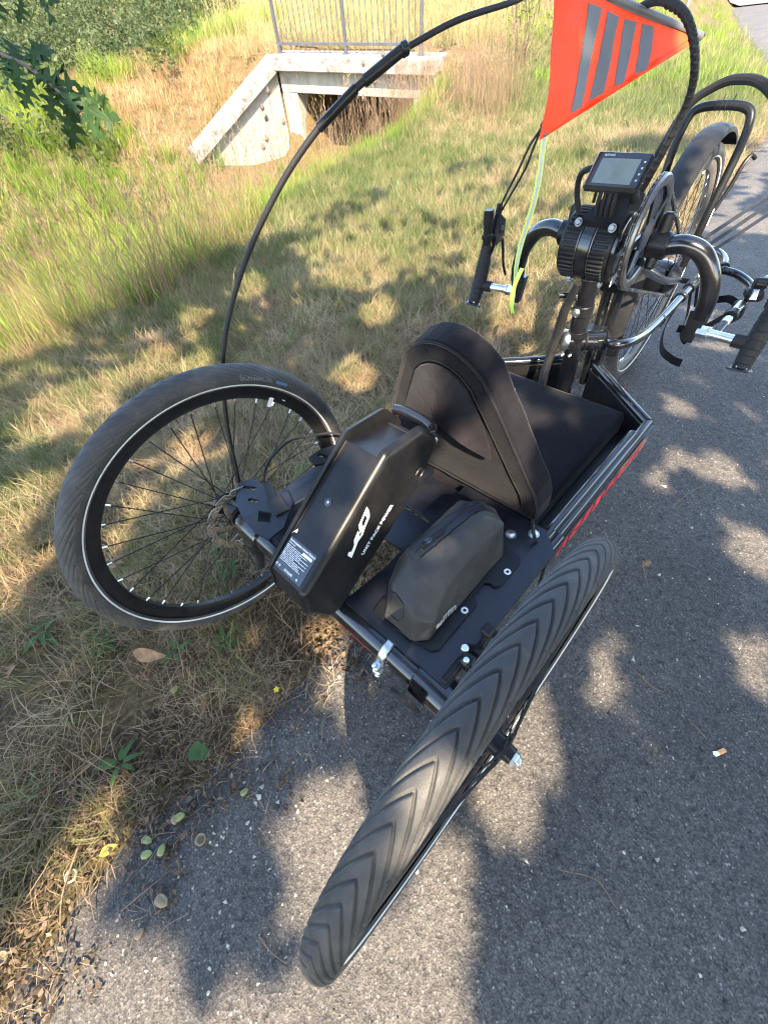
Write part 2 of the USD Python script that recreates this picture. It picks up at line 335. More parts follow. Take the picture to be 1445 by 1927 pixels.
gy = np.unique(np.concatenate([np.arange(-1.5, 5, .05), np.arange(5, 12, .12), np.arange(12, 40, .8), np.arange(-14, -1.5, .4), np.arange(40, 110, 4)]))
X, Y = np.meshgrid(gx, gy, indexing='xy'); Z = ground(X, Y)
i, j = np.meshgrid(np.arange(len(gy)-1), np.arange(len(gx)-1), indexing='ij'); a = (i*len(gx)+j).ravel(); nx = len(gx)
tf = np.vstack([np.stack([a, a+1, a+nx+1], 1), np.stack([a, a+nx+1, a+nx], 1)])
tag(obj('ground', trimesh.Trimesh(np.stack([X, Y, Z], -1).reshape(-1, 3), tf, process=False), 'soil', smooth=True), 'brown soil of the verge and ditch under the grass', 'ground', kind='structure')

def sheet(name, ys, left, right, zf, m, n=24):
    R_, S_ = np.meshgrid(np.arange(len(ys)), np.linspace(0, 1, n), indexing='ij')
    L, Rr = left, right
    Xs = L[R_]*(1-S_)+Rr[R_]*S_; Ys = ys[R_]; Zs = zf(Xs, Ys, S_)
    i, j = np.meshgrid(np.arange(len(ys)-1), np.arange(n-1), indexing='ij'); a = (i*n+j).ravel()
    f = np.vstack([np.stack([a, a+1, a+n+1], 1), np.stack([a, a+n+1, a+n], 1)])
    return obj(name, trimesh.Trimesh(np.stack([Xs, Ys, Zs], -1).reshape(-1, 3), f, process=False), m, smooth=True)
ys = np.unique(np.concatenate([np.arange(-7, 7, .02), np.arange(7, 30.3, .25)]))
edge = path_left(ys)+.05*(meshkit.fbm(np.stack([ys*5, 0*ys, 0*ys], -1), 4, 5)-.5)+.02*(meshkit.noise(np.stack([ys*60, 0*ys, 0*ys], -1), 8)-.5)
def pz(x, y, s): return .0025*(meshkit.fbm(np.stack([x*9, y*9, 0*x], -1), 3, 2)-.5)-.022*sstep(.025, 0, s)
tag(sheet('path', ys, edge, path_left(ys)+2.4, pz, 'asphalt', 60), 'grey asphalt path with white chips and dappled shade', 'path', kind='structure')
xs_ = np.linspace(-26, 6, 80)
Xr, Sr = np.meshgrid(xs_, np.linspace(0, 1, 8), indexing='ij'); Yr = 30.5+Sr*4.5-.1*Xr*0
Zr = ground(Xr, Yr, False)+.03
i, j = np.meshgrid(np.arange(79), np.arange(7), indexing='ij'); a = (i*8+j).ravel()
tag(obj('road', trimesh.Trimesh(np.stack([Xr, Yr, Zr], -1).reshape(-1, 3), np.vstack([np.stack([a, a+8, a+9], 1), np.stack([a, a+9, a+1], 1)]), process=False), 'far_road', smooth=True),
    'pale road crossing far beyond the verge', 'road', kind='structure')

def wbox(u0, u1, w0, w1, h0, h1, ch=.012):
    P = []
    for u in (u0, u1):
        for w_ in (w0, w1):
            for h in (h0, h1):
                su, sw, sh = (1 if u == u0 else -1), (1 if w_ == w0 else -1), (1 if h == h0 else -1)
                P += [W(u, w_+sw*ch, h+sh*ch), W(u+su*ch, w_, h+sh*ch), W(u+su*ch, w_+sw*ch, h)]
    return hull(P)
cul = thing('culvert', 'weathered concrete culvert headwall with sloping wing wall in the ditch', 'culvert')
obj('coping', wbox(-.13, 3.02, -.34, .14, -.17, 0), 'lichen_concrete', cul, smooth=False)
obj('lintel', wbox(-.02, 3.0, -.25, 0, -.46, -.172), 'concrete', cul, smooth=False)
obj('jamb', wbox(-.02, .30, -.25, .003, -1.7, -.462), 'concrete', cul, smooth=False)
obj('jamb', wbox(2.6, 3.25, -.25, .003, -1.7, -.462), 'concrete', cul, smooth=False)
obj('tunnel_wall', wbox(.06, .30, -4.4, -.252, -1.7, -.3), 'concrete', cul, smooth=False)
obj('tunnel_wall', wbox(2.6, 2.8, -4.4, -.252, -1.7, -.3), 'concrete', cul, smooth=False)
obj('tunnel_roof', wbox(.06, 2.8, -4.4, -.345, -.52, -.445), 'concrete', cul, smooth=False)
tag(obj('track', wbox(.02, 2.95, -4.75, -.345, -.44, -.075, .03), 'soil', smooth=False), 'soil bank of the track above the culvert', 'ground', kind='structure')
obj('tunnel_end', wbox(.06, 2.8, -4.7, -4.41, -1.7, -.3), 'concrete', cul, smooth=False)
S0, E0 = W(-.06, .0, 0), A([-8.62, 4.30, -.10]); dv = E0-S0; wdir = np.cross(dv, G); wdir /= np.linalg.norm(wdir)   # wdir points away from the ditch axis or towards it
if wdir[0] < 0: wdir = -wdir
def prism(a, b, w0, w1, h0, h1):
    return hull([p+wdir*w_+G*h for p in (a, b) for w_ in (w0, w1) for h in (h0, h1)])
obj('wing_coping', prism(S0, E0, -.22, .12, -.16, 0), 'lichen_concrete', cul, smooth=False)
obj('wing_wall', hull([p+wdir*w_ for p in (S0-G*.17, E0-G*.17, E0-G*1.0, S0-G*1.8) for w_ in (-.2, 0)]), 'concrete', cul, smooth=False)

rail = thing('railing', 'grey metal railing with thin upright bars on top of the culvert', 'railing', cul and (0, 0, 0))
def rp(u, h, w=-.12): return W(u, w, h)
UR = 2.69
for u in (0., UR*.5, UR):
    p = obj('post', hull([rp(u+a, h, -.12+b) for a in (-.022, .022) for b in (-.022, .022) for h in (-.02, 1.1)]), 'galvanised', rail, smooth=False)
    obj('foot_plate', hull([rp(u+a, h, -.12+b) for a in (-.05, .05) for b in (-.05, .05) for h in (.0, .012)]), 'galvanised', p, smooth=False)
for h, r in ((.11, .017), (1.08, .022)):
    obj('rail', hull([rp(u, h+b, -.12+a) for u in (.0, UR) for a in (-r, r) for b in (-r, r)]), 'galvanised', rail, smooth=False)
for s in (0, 1):
    for k in range(1, 13):
        u = UR*.5*(s+k/13.)
        obj('bar', tube([rp(u, .1), rp(u, .6), rp(u, 1.07)], .0075, 6, 1), 'galvanised', rail)

# ------------------------------------------------------------------ the handbike
bike = thing('handbike', 'black three wheeled handbike with battery pack, padded backrest and hand cranks', 'handbike')

def tyre_mesh(R, a, groove, nth=1500, nph=44, phmax=2.42):
    th = np.linspace(0, 2*np.pi, nth, endpoint=False); ph = np.linspace(-phmax, phmax, nph)
    TH, PH = np.meshgrid(th, ph, indexing='ij')
    rr = a-groove(TH*R, PH*a, PH)
    rad = R-a+rr*np.cos(PH); x = rr*np.sin(PH)
    V = np.stack([x, rad*np.cos(TH), rad*np.sin(TH)], -1).reshape(-1, 3)
    i, j = np.meshgrid(np.arange(nth), np.arange(nph-1), indexing='ij'); i = i.ravel(); j = j.ravel()
    p, q = i*nph+j, ((i+1) % nth)*nph+j
    return trimesh.Trimesh(V, np.vstack([np.stack([p, p+1, q+1], 1), np.stack([p, q+1, q], 1)]), process=False)
def arrow_groove(R, n=72, depth=1.):
    P = 2*np.pi*R/n
    def g(s, t, ph):
        at = np.abs(t); out = 0*s
        # long swept arms of each arrow, two side cuts per arrow and a shoulder line
        k = 3.0/.030
        c = s/P-k*at*(.55+.45*np.clip(at/.030, 0, 1))
        sl = np.sqrt(1+(k*P*(.55+.9*np.clip(at/.030, 0, 1)))**2)
        f = np.abs((c+.5) % 1-.5)*P/sl
        out = np.maximum(out, np.where(at < .033, 1-sstep(.0007, .0016, f), 0)*.0024)
        f = np.abs((c+.5) % 1-.5)*P
        out = np.maximum(out, np.where(at < .0035, 1-sstep(.0014, .0028, f), 0)*.0026)
        c2 = s/(2*P)+.3*(at/.030); f2 = np.abs((c2+.5) % 1-.5)*2*P
        out = np.maximum(out, np.where((at > .021) & (at < .041), 1-sstep(.0007, .0018, f2), 0)*.0020)
        out = np.maximum(out, .0007*(1-sstep(.0004, .0013, np.abs(at-.0385))))
        return out*depth
    return g
def wheel(name, o, ax, R, parent, label, mirror_text=False, inner=-1, spokes=36, rotor=True, side_text=False, n=1900, nph=100, rimmat='satin_black', a=.0228):
    """wheel about the axis ax (pointing outwards); inner = sign of the hub side that carries the brake disc"""
    ax = A(ax, float); ax /= np.linalg.norm(ax); up = A([0, 0, 1.])-ax*ax[2]; up /= np.linalg.norm(up); fw = np.cross(up, ax)
    M = np.stack([ax, fw, up], 1)
    t = thing(name, parent=parent); tag(t, label)
    def put(nm, m, mt, par=t, **k): return obj(nm, moved(m, M, o), mt, par, **k)
    rb = R-.0415
    if fw[1] < 0 : base = tyre_mesh(R, a, lambda s, q, ph: arrow_groove(R, 80, .36)(s, q, ph), n, nph)
    else: base = tyre_mesh(R, a, arrow_groove(R), n, nph)
    put('tyre', base, 'rubber', smooth=True)
    for s in (-1, 1):
        b = 2.02; rr, xx = R-a+(a+.0004)*math.cos(b), s*(a+.0004)*math.sin(b)
        b2 = 2.16; r3, x3 = R-a+(a+.0004)*math.cos(b2), s*(a+.0004)*math.sin(b2)
        prof = [(xx, rr), (x3, r3), (x3*.98, r3), (xx*.98, rr)]
        put('reflex_stripe', ringlathe(prof, (0, 0, 0), (1, 0, 0), 120), 'tyre_stripe', smooth=True)
    w = .0125
    rim = ringlathe([(-w, rb+.004), (-w, rb-.011), (-w*.8, rb-.018), (-.006, rb-.024), (.006, rb-.024), (w*.8, rb-.018), (w, rb-.011), (w, rb+.004), (w*.7, rb+.004), (w*.7, rb-.004), (-w*.7, rb-.004), (-w*.7, rb+.004)], (0, 0, 0), (1, 0, 0), 120)
    put('rim', rim, rimmat, smooth=30)
    rs = rb-.0238
    hub = [(-.036, .014), (-.034, .030), (-.030, .030), (-.026, .019), (.026, .017), (.030, .029), (.034, .029), (.036, .013), (.046, .012)]
    put('hub', lathe(hub, (0, 0, 0), (1, 0, 0), 28), 'satin_black')
    put('axle_nut', cat(cyl((.044, 0, 0), (.052, 0, 0), .011, 6, ch=.001), cyl((.052, 0, 0), (.058, 0, 0), .006, 12, ch=.001)), 'zinc')
    for k in range(spokes):
        an = 2*math.pi*(k+.5)/spokes; sd = 1 if k % 2 else -1; tw = .62 if (k//2) % 2 else -.62
        p0 = A([sd*.0325, .026*math.cos(an+tw), .026*math.sin(an+tw)]); p1 = A([sd*.002, rs*math.cos(an), rs*math.sin(an)])
        sp = put('spoke', tube([p0, p1], .00115, 5, 1), 'matt_black')
        put('nipple', tube([p1, p1+(p0-p1)/np.linalg.norm(p1-p0)*.010], .0017, 6, 1), 'steel', par=sp)
    if rotor:
        xr = inner*.034
        ring = Point(0, 0).buffer(.080, 64).difference(Point(0, 0).buffer(.063, 48))
        ring = ring.difference(unary_union([Point(.0807*math.cos(q), .0807*math.sin(q)).buffer(.006, 6) for q in np.linspace(0, 2*np.pi, 13)[:-1]]))
        holes = []
        for k in range(36):
            for rr, o_ in ((.0755, 0), (.0715, .4), (.0672, .8)):
                q = 2*math.pi*(k+o_)/36; holes.append(Point(rr*math.cos(q), rr*math.sin(q)).buffer(.0018, 4))
        ring = ring.difference(unary_union(holes))
        arms = [LineString([(.022*math.cos(q-.5), .022*math.sin(q-.5)), (.045*math.cos(q), .045*math.sin(q)), (.066*math.cos(q+.28), .066*math.sin(q+.28))]).buffer(.0042, 4) for q in np.linspace(0, 2*np.pi, 7)[:-1]]
        disc = unary_union([ring, Point(0, 0).buffer(.026, 32).difference(Point(0, 0).buffer(.017, 24))]+arms)
        put('brake_disc', extrude(disc, .0018, (xr-.0009, 0, 0), (0, 1, 0), (0, 0, 1)), 'rotor_steel', smooth=False)
    return t, put
# rear wheels: the left one stands on the grass, the right one on the asphalt
def axdir(side, c, to): return A([side*math.cos(c)*math.cos(to), math.sin(to), math.sin(c)])
LC, RC = A([-.3412, 0, .330]), A([.3412, 0, .330])
wl, putl = wheel('rear_wheel', LC, axdir(-1, -.003, .0155), .330, bike, 'left rear wheel with brake disc, standing on the grass', inner=-1)
wr, putr = wheel('rear_wheel', RC, axdir(1, .003, -.003), .330, bike, 'right rear wheel with arrow tread, standing on the asphalt', inner=-1, rotor=True)
PSI = .0474
def L2W(q):
    q = np.asarray(q, float); c, s = math.cos(PSI), math.sin(PSI)
    return np.stack([q[..., 0]*c-q[..., 1]*s, .85+q[..., 0]*s+q[..., 1]*c, q[..., 2]], -1)
def front(m): return trimesh.Trimesh(L2W(m.vertices), m.faces, process=False)
FC = L2W(A([0, .737, .353]))
wf_, putf = wheel('front_wheel', FC, (math.cos(PSI), math.sin(PSI), 0), .353, bike, 'front wheel under the long black mudguard', rotor=False, n=900, nph=44, rimmat='rim_silver', spokes=32)
# lettering and sticker on the left tyre and rim, on the side that faces the trike (local x = -)
def sidewall_text(s, h, ang, R, put, par, mt, rad, x, hand=-1):
    m = meshkit.text_mesh(s, h, .0004, True); v = m.vertices
    an = ang+hand*(v[:, 0]-v[:, 0].max()/2)/rad*-1; r_ = rad+v[:, 1]
    tilt = (r_-rad)
    V = np.stack([-(x+.0-tilt*.45+v[:, 2]), r_*np.cos(an), r_*np.sin(an)], -1)
    put(s.lower() if False else 'lettering', trimesh.Trimesh(V, m.faces, process=False), mt, par=par, smooth=False)
tyL = stage.GetPrimAtPath(str(wl.GetPath())+'/tyre')
rimL = stage.GetPrimAtPath(str(wl.GetPath())+'/rim')
TXA = math.radians(120.5)
sidewall_text('SCHWALBE', .0092, TXA, .33, putl, tyL, 'tyre_print', .306, .0243)
bl = ringlathe([(-.0243, .305), (-.0238, .311), (-.0246, .311), (-.0249, .305)], (0, 0, 0), (1, 0, 0), 360)
ang = np.arctan2(bl.vertices[:, 2], bl.vertices[:, 1]); keep = np.all(np.abs(((ang[bl.faces]-math.radians(131.5))+np.pi) % (2*np.pi)-np.pi) < .045, axis=1)
bl.update_faces(keep); putl('blue_mark', bl, 'blue_print', par=tyL, smooth=False)
putl('rim_sticker', box((-.0105, .266*math.cos(math.radians(131)), .266*math.sin(math.radians(131))), (.0008, .011, .026), .0003, rotm((1, 0, 0), 41)), 'white_print', par=rimL, smooth=False)
sidewall_text('L', .011, math.radians(137), .33, putl, rimL, 'white_print', .2745, .0127)

# frame: rear axle tube, plates, rails, side panels
ax_t = obj('axle_tube', cat(cyl((-.295, 0, .33), (.295, 0, .33), .0255, 32, ch=.002), cyl((.215, 0, .33), (.285, 0, .33), .032, 32, ch=.002), cyl((-.285, 0, .33), (-.215, 0, .33), .032, 32, ch=.002)), 'gloss_black', bike)
def wrap_text(s, h, x0, mt, par, r=.0262, a0=math.radians(203)):
    m = meshkit.text_mesh(s, h, .0003, False); v = m.vertices; an = a0-(v[:, 1]-h*.5)/r; rr = r+v[:, 2]
    obj('lettering', trimesh.Trimesh(np.stack([x0+v[:, 0], rr*np.cos(an), .33+rr*np.sin(an)], -1), m.faces[:, ::-1], process=False), mt, par, smooth=False)
wrap_text('IN.COM', .0125, .052, 'red_print', ax_t, a0=math.radians(188))
obj('tube_clamp', cat(ringlathe([(0, .0258), (0, .0295), (.002, .0312), (.013, .0312), (.015, .0295), (.015, .0258)], (.146, 0, .33), (1, 0, 0), 32),
    box((.1535, -.036, .312), (.017, .016, .012), .003), box((.1535, -.036, .332), (.014, .014, .008), .002), cyl((.1535, -.039, .298), (.1535, -.039, .345), .0038, 10, ch=.001), cyl((.1535, -.039, .296), (.1535, -.039, .303), .0065, 6, ch=.001)), 'zinc', bike)
fl = unary_union([LineString([(-.012, .03), (.012, .03), (.014, -.035), (-.004, -.042), (-.016, -.01)]).buffer(.004), Polygon([(-.012, .03), (.012, .03), (.014, -.035), (-.004, -.042), (-.016, -.01)])]).buffer(.004)
obj('mud_flap', extrude(fl, .006, (.224, -.044, .338), (1, .12, 0), (0, -.12, 1)), 'satin_black', bike)
obj('flap_bolt', cyl((.224, -.052, .338), (.224, -.0495, .338), .002, 10), 'dark_steel', bike)
PX0, PX1 = .046, .262
plate_o = Polygon([(PX0, .006), (PX1, .006), (PX1, .318), (.228, .352), (PX0, .352), (PX0, .28), (PX0+.008, .10)]).buffer(.004)
def bolt(p, n=(0, 0, 1), r=.0075, h=.004):
    p, n = A(p, float), A(n, float); return cat(lathe([(0, r), (h*.5, r*.95), (h, r*.55)], p, n, 16), cyl(p+n*h*.9, p+n*(h+.0008), r*.4, 6))
for sgn in (1, -1):
    po = plate_o if sgn > 0 else Polygon([(-x, y) for x, y in plate_o.exterior.coords][::-1])
    pl = obj('deck_plate', extrude(po, .012, (0, 0, .353), (1, 0, 0), (0, 1, 0)), 'plate_black', bike, smooth=False)
    for bx, by in ((.184, .318), (.216, .345)):
        obj('bolt', bolt((sgn*bx, by-.012, .365)), 'zinc', pl)
        obj('washer', lathe([(0, .0105), (.0012, .0105)], (sgn*bx, by-.012, .3651), (0, 0, 1), 20), 'steel', pl)
obj('cross_plate', cat(box((0, .195, .349), (.09, .085, .006), .001), box((0, .295, .349), (.09, .10, .006), .001)), 'plate_black', bike, smooth=False)
# bag rail on the right deck plate: two keyed rails with bolts
bm = Polygon([(.098, .015), (.214, .030), (.222, .04), (.222, .142), (.216, .148), (.208, .150), (.208, .185), (.214, .19), (.226, .19), (.232, .198), (.232, .262), (.222, .27), (.102, .27), (.094, .262), (.094, .2), (.100, .19), (.100, .06), (.092, .05)])
bmp = obj('bag_rail', extrude(bm.buffer(-.003).buffer(.003), .006, (0, 0, .3655), (1, 0, 0), (0, 1, 0)), 'satin_black', bike, smooth=False)
for p in ((.2255, .228), (.213, .12)): obj('rivet', ringlathe([(0, .0028), (.0012, .0032), (.0012, .0058), (0, .0062)], (p[0], p[1], .3716), (0, 0, 1), 18), 'white_print', bmp)
for s in (1, -1):
    M_ = (lambda m: m) if s > 0 else mirror
    obj('seat_rail', M_(cat(tube([(.231, .30, .345), (.231, .60, .343), (.231, .745, .341)], .0105, 14, 1), lathe([(0, .0105), (.004, .009), (.006, .004)], (.231, .745, .341), (0, 1, 0), 14))), 'gloss_black', bike)
    obj('side_rail', M_(tube([(.243, .345, .331), (.2415, .60, .329), (.239, .83, .326)], .0105, 14, 1)), 'gloss_black', bike)
    obj('rail_sleeve', M_(cat(cyl((.231, .29, .345), (.231, .375, .345), .0122, 16, ch=.001), cyl((.247, .30, .330), (.247, .385, .3297), .0122, 16, ch=.001))), 'gloss_black', bike)
    sp_ = obj('side_panel', M_(hull([(x, y, z) for x in (.2515, .2555) for y, z in ((.34, .318), (.34, .262), (.82, .262), (.835, .318))])), 'gloss_black', bike, smooth=False)
    x = .2556*s
    # red script along the panel, seen only from the side
    cur = []
    ysq = np.linspace(.385, .80, 90)
    # slanted marks of different shape, one per letter
    for q_ in range(8):
        y0 = .385+.052*q_; sh = lambda pts: [(y0+a_*.9+.35*b_, .272+b_) for a_, b_ in pts]
        cur.append([LineString(sh([(0, 0), (.02, .030), (.034, 0)])), LineString(sh([(.004, 0), (.004, .028), (.030, .028), (.030, .015), (.006, .013)])), LineString(sh([(.032, .027), (.004, .028), (.004, .015), (.030, .013), (.030, 0), (.002, 0)])),
                    LineString(sh([(.004, 0), (.004, .028), (.031, .028), (.031, 0), (.004, 0)]))][(q_*3+q_//3) % 4].buffer(.0042, 3))
    obj('red_lettering', extrude(unary_union(cur), .0008, (x if s > 0 else x-.0008*0, 0, 0), (0, 1, 0), (0, 0, 1)) if s > 0 else mirror(extrude(unary_union(cur), .0008, (.2556, 0, 0), (0, 1, 0), (0, 0, 1))), 'red_print', sp_, smooth=False)
    obj('front_rail', M_(tube([(.240, .828, .326), (.135, .905, .330), (.022, .99, .336)], .0125, 16, 1)), 'gloss_black', bike)
    obj('gusset_plate', M_(hull([(.232, .815, .318), (.028, .965, .325), (.028, .965, .20), (.12, .90, .215), (.225, .81, .27), (.234, .819, .318), (.031, .968, .325), (.031, .968, .20), (.123, .903, .215), (.228, .813, .27)])), 'satin_black', bike, smooth=False)
obj('red_reflector', cat(hull([(.2485, .352, .305), (.2485, .352, .335), (.2485, .372, .32), (.2515, .352, .307), (.2515, .352, .333), (.2515, .37, .32)])), 'red_print', bike, smooth=False)
obj('white_sticker', box((.249, .338, .32), (.002, .024, .022), .0006), 'white_print', bike, smooth=False)
obj('seat_pan', box((0, .62, .262), (.42, .50, .012), .003), 'satin_black', bike, smooth=False)

# seat cushion and backrest
def pad(outline, zs, o, ex, ey, ez, ins, puff=.010):
    """pillow: closed outline (local x, y) stacked at heights zs with insets"""
    rings = []
    c = outline.mean(0)
    nrm = np.roll(outline, -1, 0)-np.roll(outline, 1, 0); nrm = np.stack([nrm[:, 1], -nrm[:, 0]], 1); nrm /= np.linalg.norm(nrm, axis=1, keepdims=True)+1e-9
    for z, i_ in zip(zs, ins):
        p = outline-nrm*i_
        rings.append(A(o)+p[:, :1]*ex+p[:, 1:]*ey+z*ez)
    n = len(outline); V = np.vstack(rings); F = []
    i, j = np.meshgrid(np.arange(len(zs)-1), np.arange(n), indexing='ij'); i = i.ravel(); j = j.ravel()
    a, b = i*n+j, i*n+(j+1) % n
    F = np.vstack([np.stack([a, b, b+n], 1), np.stack([a, b+n, a+n], 1)])
    for r_, flip in ((0, True), (len(zs)-1, False)):
        base = r_*n; cc = rings[r_].mean(0)
        # concentric rings towards the middle so that the face can be puffed
        prev = np.arange(n)+base; d0 = zs[r_]
        for q in (.75, .5, .25):
            ring = cc+(rings[r_]-cc)*q+ez*(puff*(1-q*q))*(1 if not flip else -1)
            ids = np.arange(n)+len(V); V = np.vstack([V, ring])
            f = np.vstack([np.stack([prev, np.roll(prev, -1), np.roll(ids, -1)], 1), np.stack([prev, np.roll(ids, -1), ids], 1)]); F = np.vstack([F, f[:, ::-1] if flip else f]); prev = ids
        V = np.vstack([V, cc+ez*puff*(1 if not flip else -1)]); f = np.stack([prev, np.roll(prev, -1), np.full(n, len(V)-1)], 1); F = np.vstack([F, f[:, ::-1] if flip else f])
    return trimesh.Trimesh(V, F, process=False)
rr_ = np.array(Polygon([(-.188, .36), (.188, .36), (.186, .842), (-.182, .842)]).buffer(-.014).buffer(.014, 6).segmentize(.02).exterior.coords)[:-1]
if Polygon(rr_).exterior.is_ccw is False: rr_ = rr_[::-1]
cush = pad(rr_, [.272, .276, .312, .322, .326], (0, 0, 0), A([1., 0, 0]), A([0, 1., 0]), A([0, 0, 1.]), [.006, 0, 0, .004, .014])
v = cush.vertices; v[:, 2] += .010*(meshkit.fbm(v*A([9, 9, 2]), 4, 4)-.5)*(v[:, 2] > .315); cush.vertices = v
obj('seat_cushion', cush, 'fabric', bike, smooth=True)
BU = A([0, -.19, .982]); BU /= np.linalg.norm(BU); BN = np.cross(A([1., 0, 0]), BU)     # BN points backwards? (towards -y, the rear)
if BN[1] > 0: BN = -BN
hw = [(0, .192), (.05, .193), (.09, .184), (.13, .163), (.17, .146), (.2, .132), (.25, .110), (.28, .096), (.31, .082), (.332, .060), (.346, .036), (.352, .012)]
right = [(w_+.010, s_) for s_, w_ in hw]; left = [(-w_+.014, s_) for s_, w_ in hw[::-1]]
bo = Polygon(right+left).buffer(-.012).buffer(.012, 5).buffer(.015, 6).buffer(-.015, 6).segmentize(.012)
bo_ = np.array(bo.exterior.coords)[:-1]
if bo.exterior.is_ccw: pass
else: bo_ = bo_[::-1]
BO = A([0, .366, .352])
EX = A([1., 0, 0]) if np.cross(A([1., 0, 0]), BU)@BN > 0 else A([1., 0, 0])
ez = BN; outl = bo_ if np.cross(EX, BU)@ez > 0 else bo_[::-1]
def wr_(m, amp=.007, sc=13, seed=3):
    v = m.vertices; m.vertices = v+BN*(amp*(meshkit.fbm(v*sc, 4, seed)-.5)+.002*(meshkit.fbm(v*45, 2, 5)-.5))[:, None]; return m
back = pad(outl, [-.060, -.056, -.050, -.012, -.004, 0.], BO, EX, BU, ez, [.012, .003, 0., 0., .002, .010], .002)
br_ = obj('backrest', wr_(back), 'fabric', bike, smooth=True)
def oncurve(ins, off, k=1): 
    q = np.array(bo.buffer(-ins).segmentize(.006).exterior.coords); return A(BO)+q[:, :1]*EX+q[:, 1:]*BU+off*ez
def open_curve(c, smin=.0):
    s = (c-BO)@BU; i0 = int(np.argmin(s)); c = np.roll(c[:-1], -i0, 0); s = (c-BO)@BU; return c[s > smin]
obj('piping', tube(open_curve(oncurve(.002, -.003), .008)[::2], .0022, 6, 1), 'fabric_edge', br_)
obj('seam', tube(open_curve(oncurve(.030, .003), .008)[::2], .0012, 5, 1), 'matt_black', br_)
st = open_curve(oncurve(.0075, -.0572), .01); dash = []
L_ = np.concatenate([[0], np.cumsum(np.linalg.norm(np.diff(st, axis=0), axis=1))])
for q in np.arange(.0, L_[-1]-.006, .0085):
    a_, b_ = [A([np.interp(q+dq, L_, st[:, k]) for k in range(3)]) for dq in (0, .0078)]
    sh = .0018*(1 if int(round(q/.0085)) % 2 else -1); dash.append(tube([a_+ez*sh, b_-ez*sh], .0005, 4, 1))
obj('stitching', cat(dash), 'thread', br_)
# loose rear cover: its lower edge sags open over the screw behind the seat
up_poly = bo.buffer(-.034)
low = [(-.30, .160), (-.128, .158), (-.07, .176), (-.02, .198), (.005, .218), (.03, .206), (.08, .184), (.16, .160), (.30, .150)]
cover = up_poly.intersection(Polygon(low+[(.3, .6), (-.3, .6)])).segmentize(.012)
cv = np.array(cover.exterior.coords)[:-1]
if cover.exterior.is_ccw == (np.cross(EX, BU)@ez < 0): cv = cv[::-1]
edge_s = np.interp(cv[:, 0], [p[0] for p in low], [p[1] for p in low])
def cover_mesh():
    tri_v, tri_f = trimesh.creation.triangulate_polygon(cover, engine='earcut')
    mm = trimesh.Trimesh(np.column_stack([tri_v, 0*tri_v[:, 0]]), tri_f); 
    for _ in range(3): mm = mm.subdivide()
    q = mm.vertices[:, :2]; es = np.interp(q[:, 0], [p[0] for p in low], [p[1] for p in low]); h = q[:, 1]-es
    out = .005+.026*np.exp(-np.maximum(h, 0)/.022)*np.clip((np.sqrt(np.maximum(0, .15-np.abs(q[:, 0]-.01))))*3.2, .12, 1)+.004*meshkit.fbm(np.column_stack([q*14, 0*q[:, 0]]), 3, 5)
    top = A(BO)+q[:, :1]*EX+q[:, 1:]*BU+out[:, None]*ez; bot = top-ez*.004
    n_ = len(top); f = mm.faces; nrm = np.cross(top[f[0][1]]-top[f[0][0]], top[f[0][2]]-top[f[0][0]])
    if nrm@ez < 0: f = f[:, ::-1]
    e = trimesh.Trimesh(top, f, process=False); bd = e.edges[trimesh.grouping.group_rows(e.edges_sorted, require_count=1)]
    side = np.vstack([np.stack([bd[:, 0], bd[:, 0]+n_, bd[:, 1]+n_], 1), np.stack([bd[:, 0], bd[:, 1]+n_, bd[:, 1]], 1)])
    return trimesh.Trimesh(np.vstack([top, bot]), np.vstack([f, f[:, ::-1]+n_, side]), process=False)
obj('rear_cover', cover_mesh(), 'fabric_edge', br_, smooth=40)
lowp = up_poly.intersection(Polygon([(-.3, .0), (.3, .0)]+[(x, s-.020) for x, s in low[::-1]])).segmentize(.012)
lv = np.array(lowp.exterior.coords)[:-1]
tri_v, tri_f = trimesh.creation.triangulate_polygon(lowp, engine='earcut'); mm = trimesh.Trimesh(np.column_stack([tri_v, 0*tri_v[:, 0]]), tri_f)
for _ in range(3): mm = mm.subdivide()
q = mm.vertices[:, :2]; out = .0045+.006*meshkit.fbm(np.column_stack([q*13, 0*q[:, 0]]), 3, 8); f = mm.faces
top = A(BO)+q[:, :1]*EX+q[:, 1:]*BU+out[:, None]*ez
if np.cross(top[f[0][1]]-top[f[0][0]], top[f[0][2]]-top[f[0][0]])@ez < 0: f = f[:, ::-1]
obj('rear_pocket', trimesh.Trimesh(np.vstack([top, top-ez*.003]), np.vstack([f, f[:, ::-1]+len(top)]), process=False), 'fabric', br_, smooth=40)
obj('seat_screw', cat(cyl((.0, .30, .522), (.022, .262, .522), .007, 14, ch=.001), cyl((.004, .292, .522), (.010, .282, .522), .0125, 20, ch=.001), cyl((.022, .262, .522), (.027, .2535, .522), .0045, 6, ch=.001), box((-.016, .315, .525), (.016, .02, .03), .002)), 'zinc', bike)
obj('cable', tube([(.20, .353, .375), (.215, .322, .395), (.228, .318, .37), (.245, .352, .29), (.258, .33, .2), (.272, .22, .24), (.285, .10, .34)], .0032, 8, 6), 'matt_black', bike)

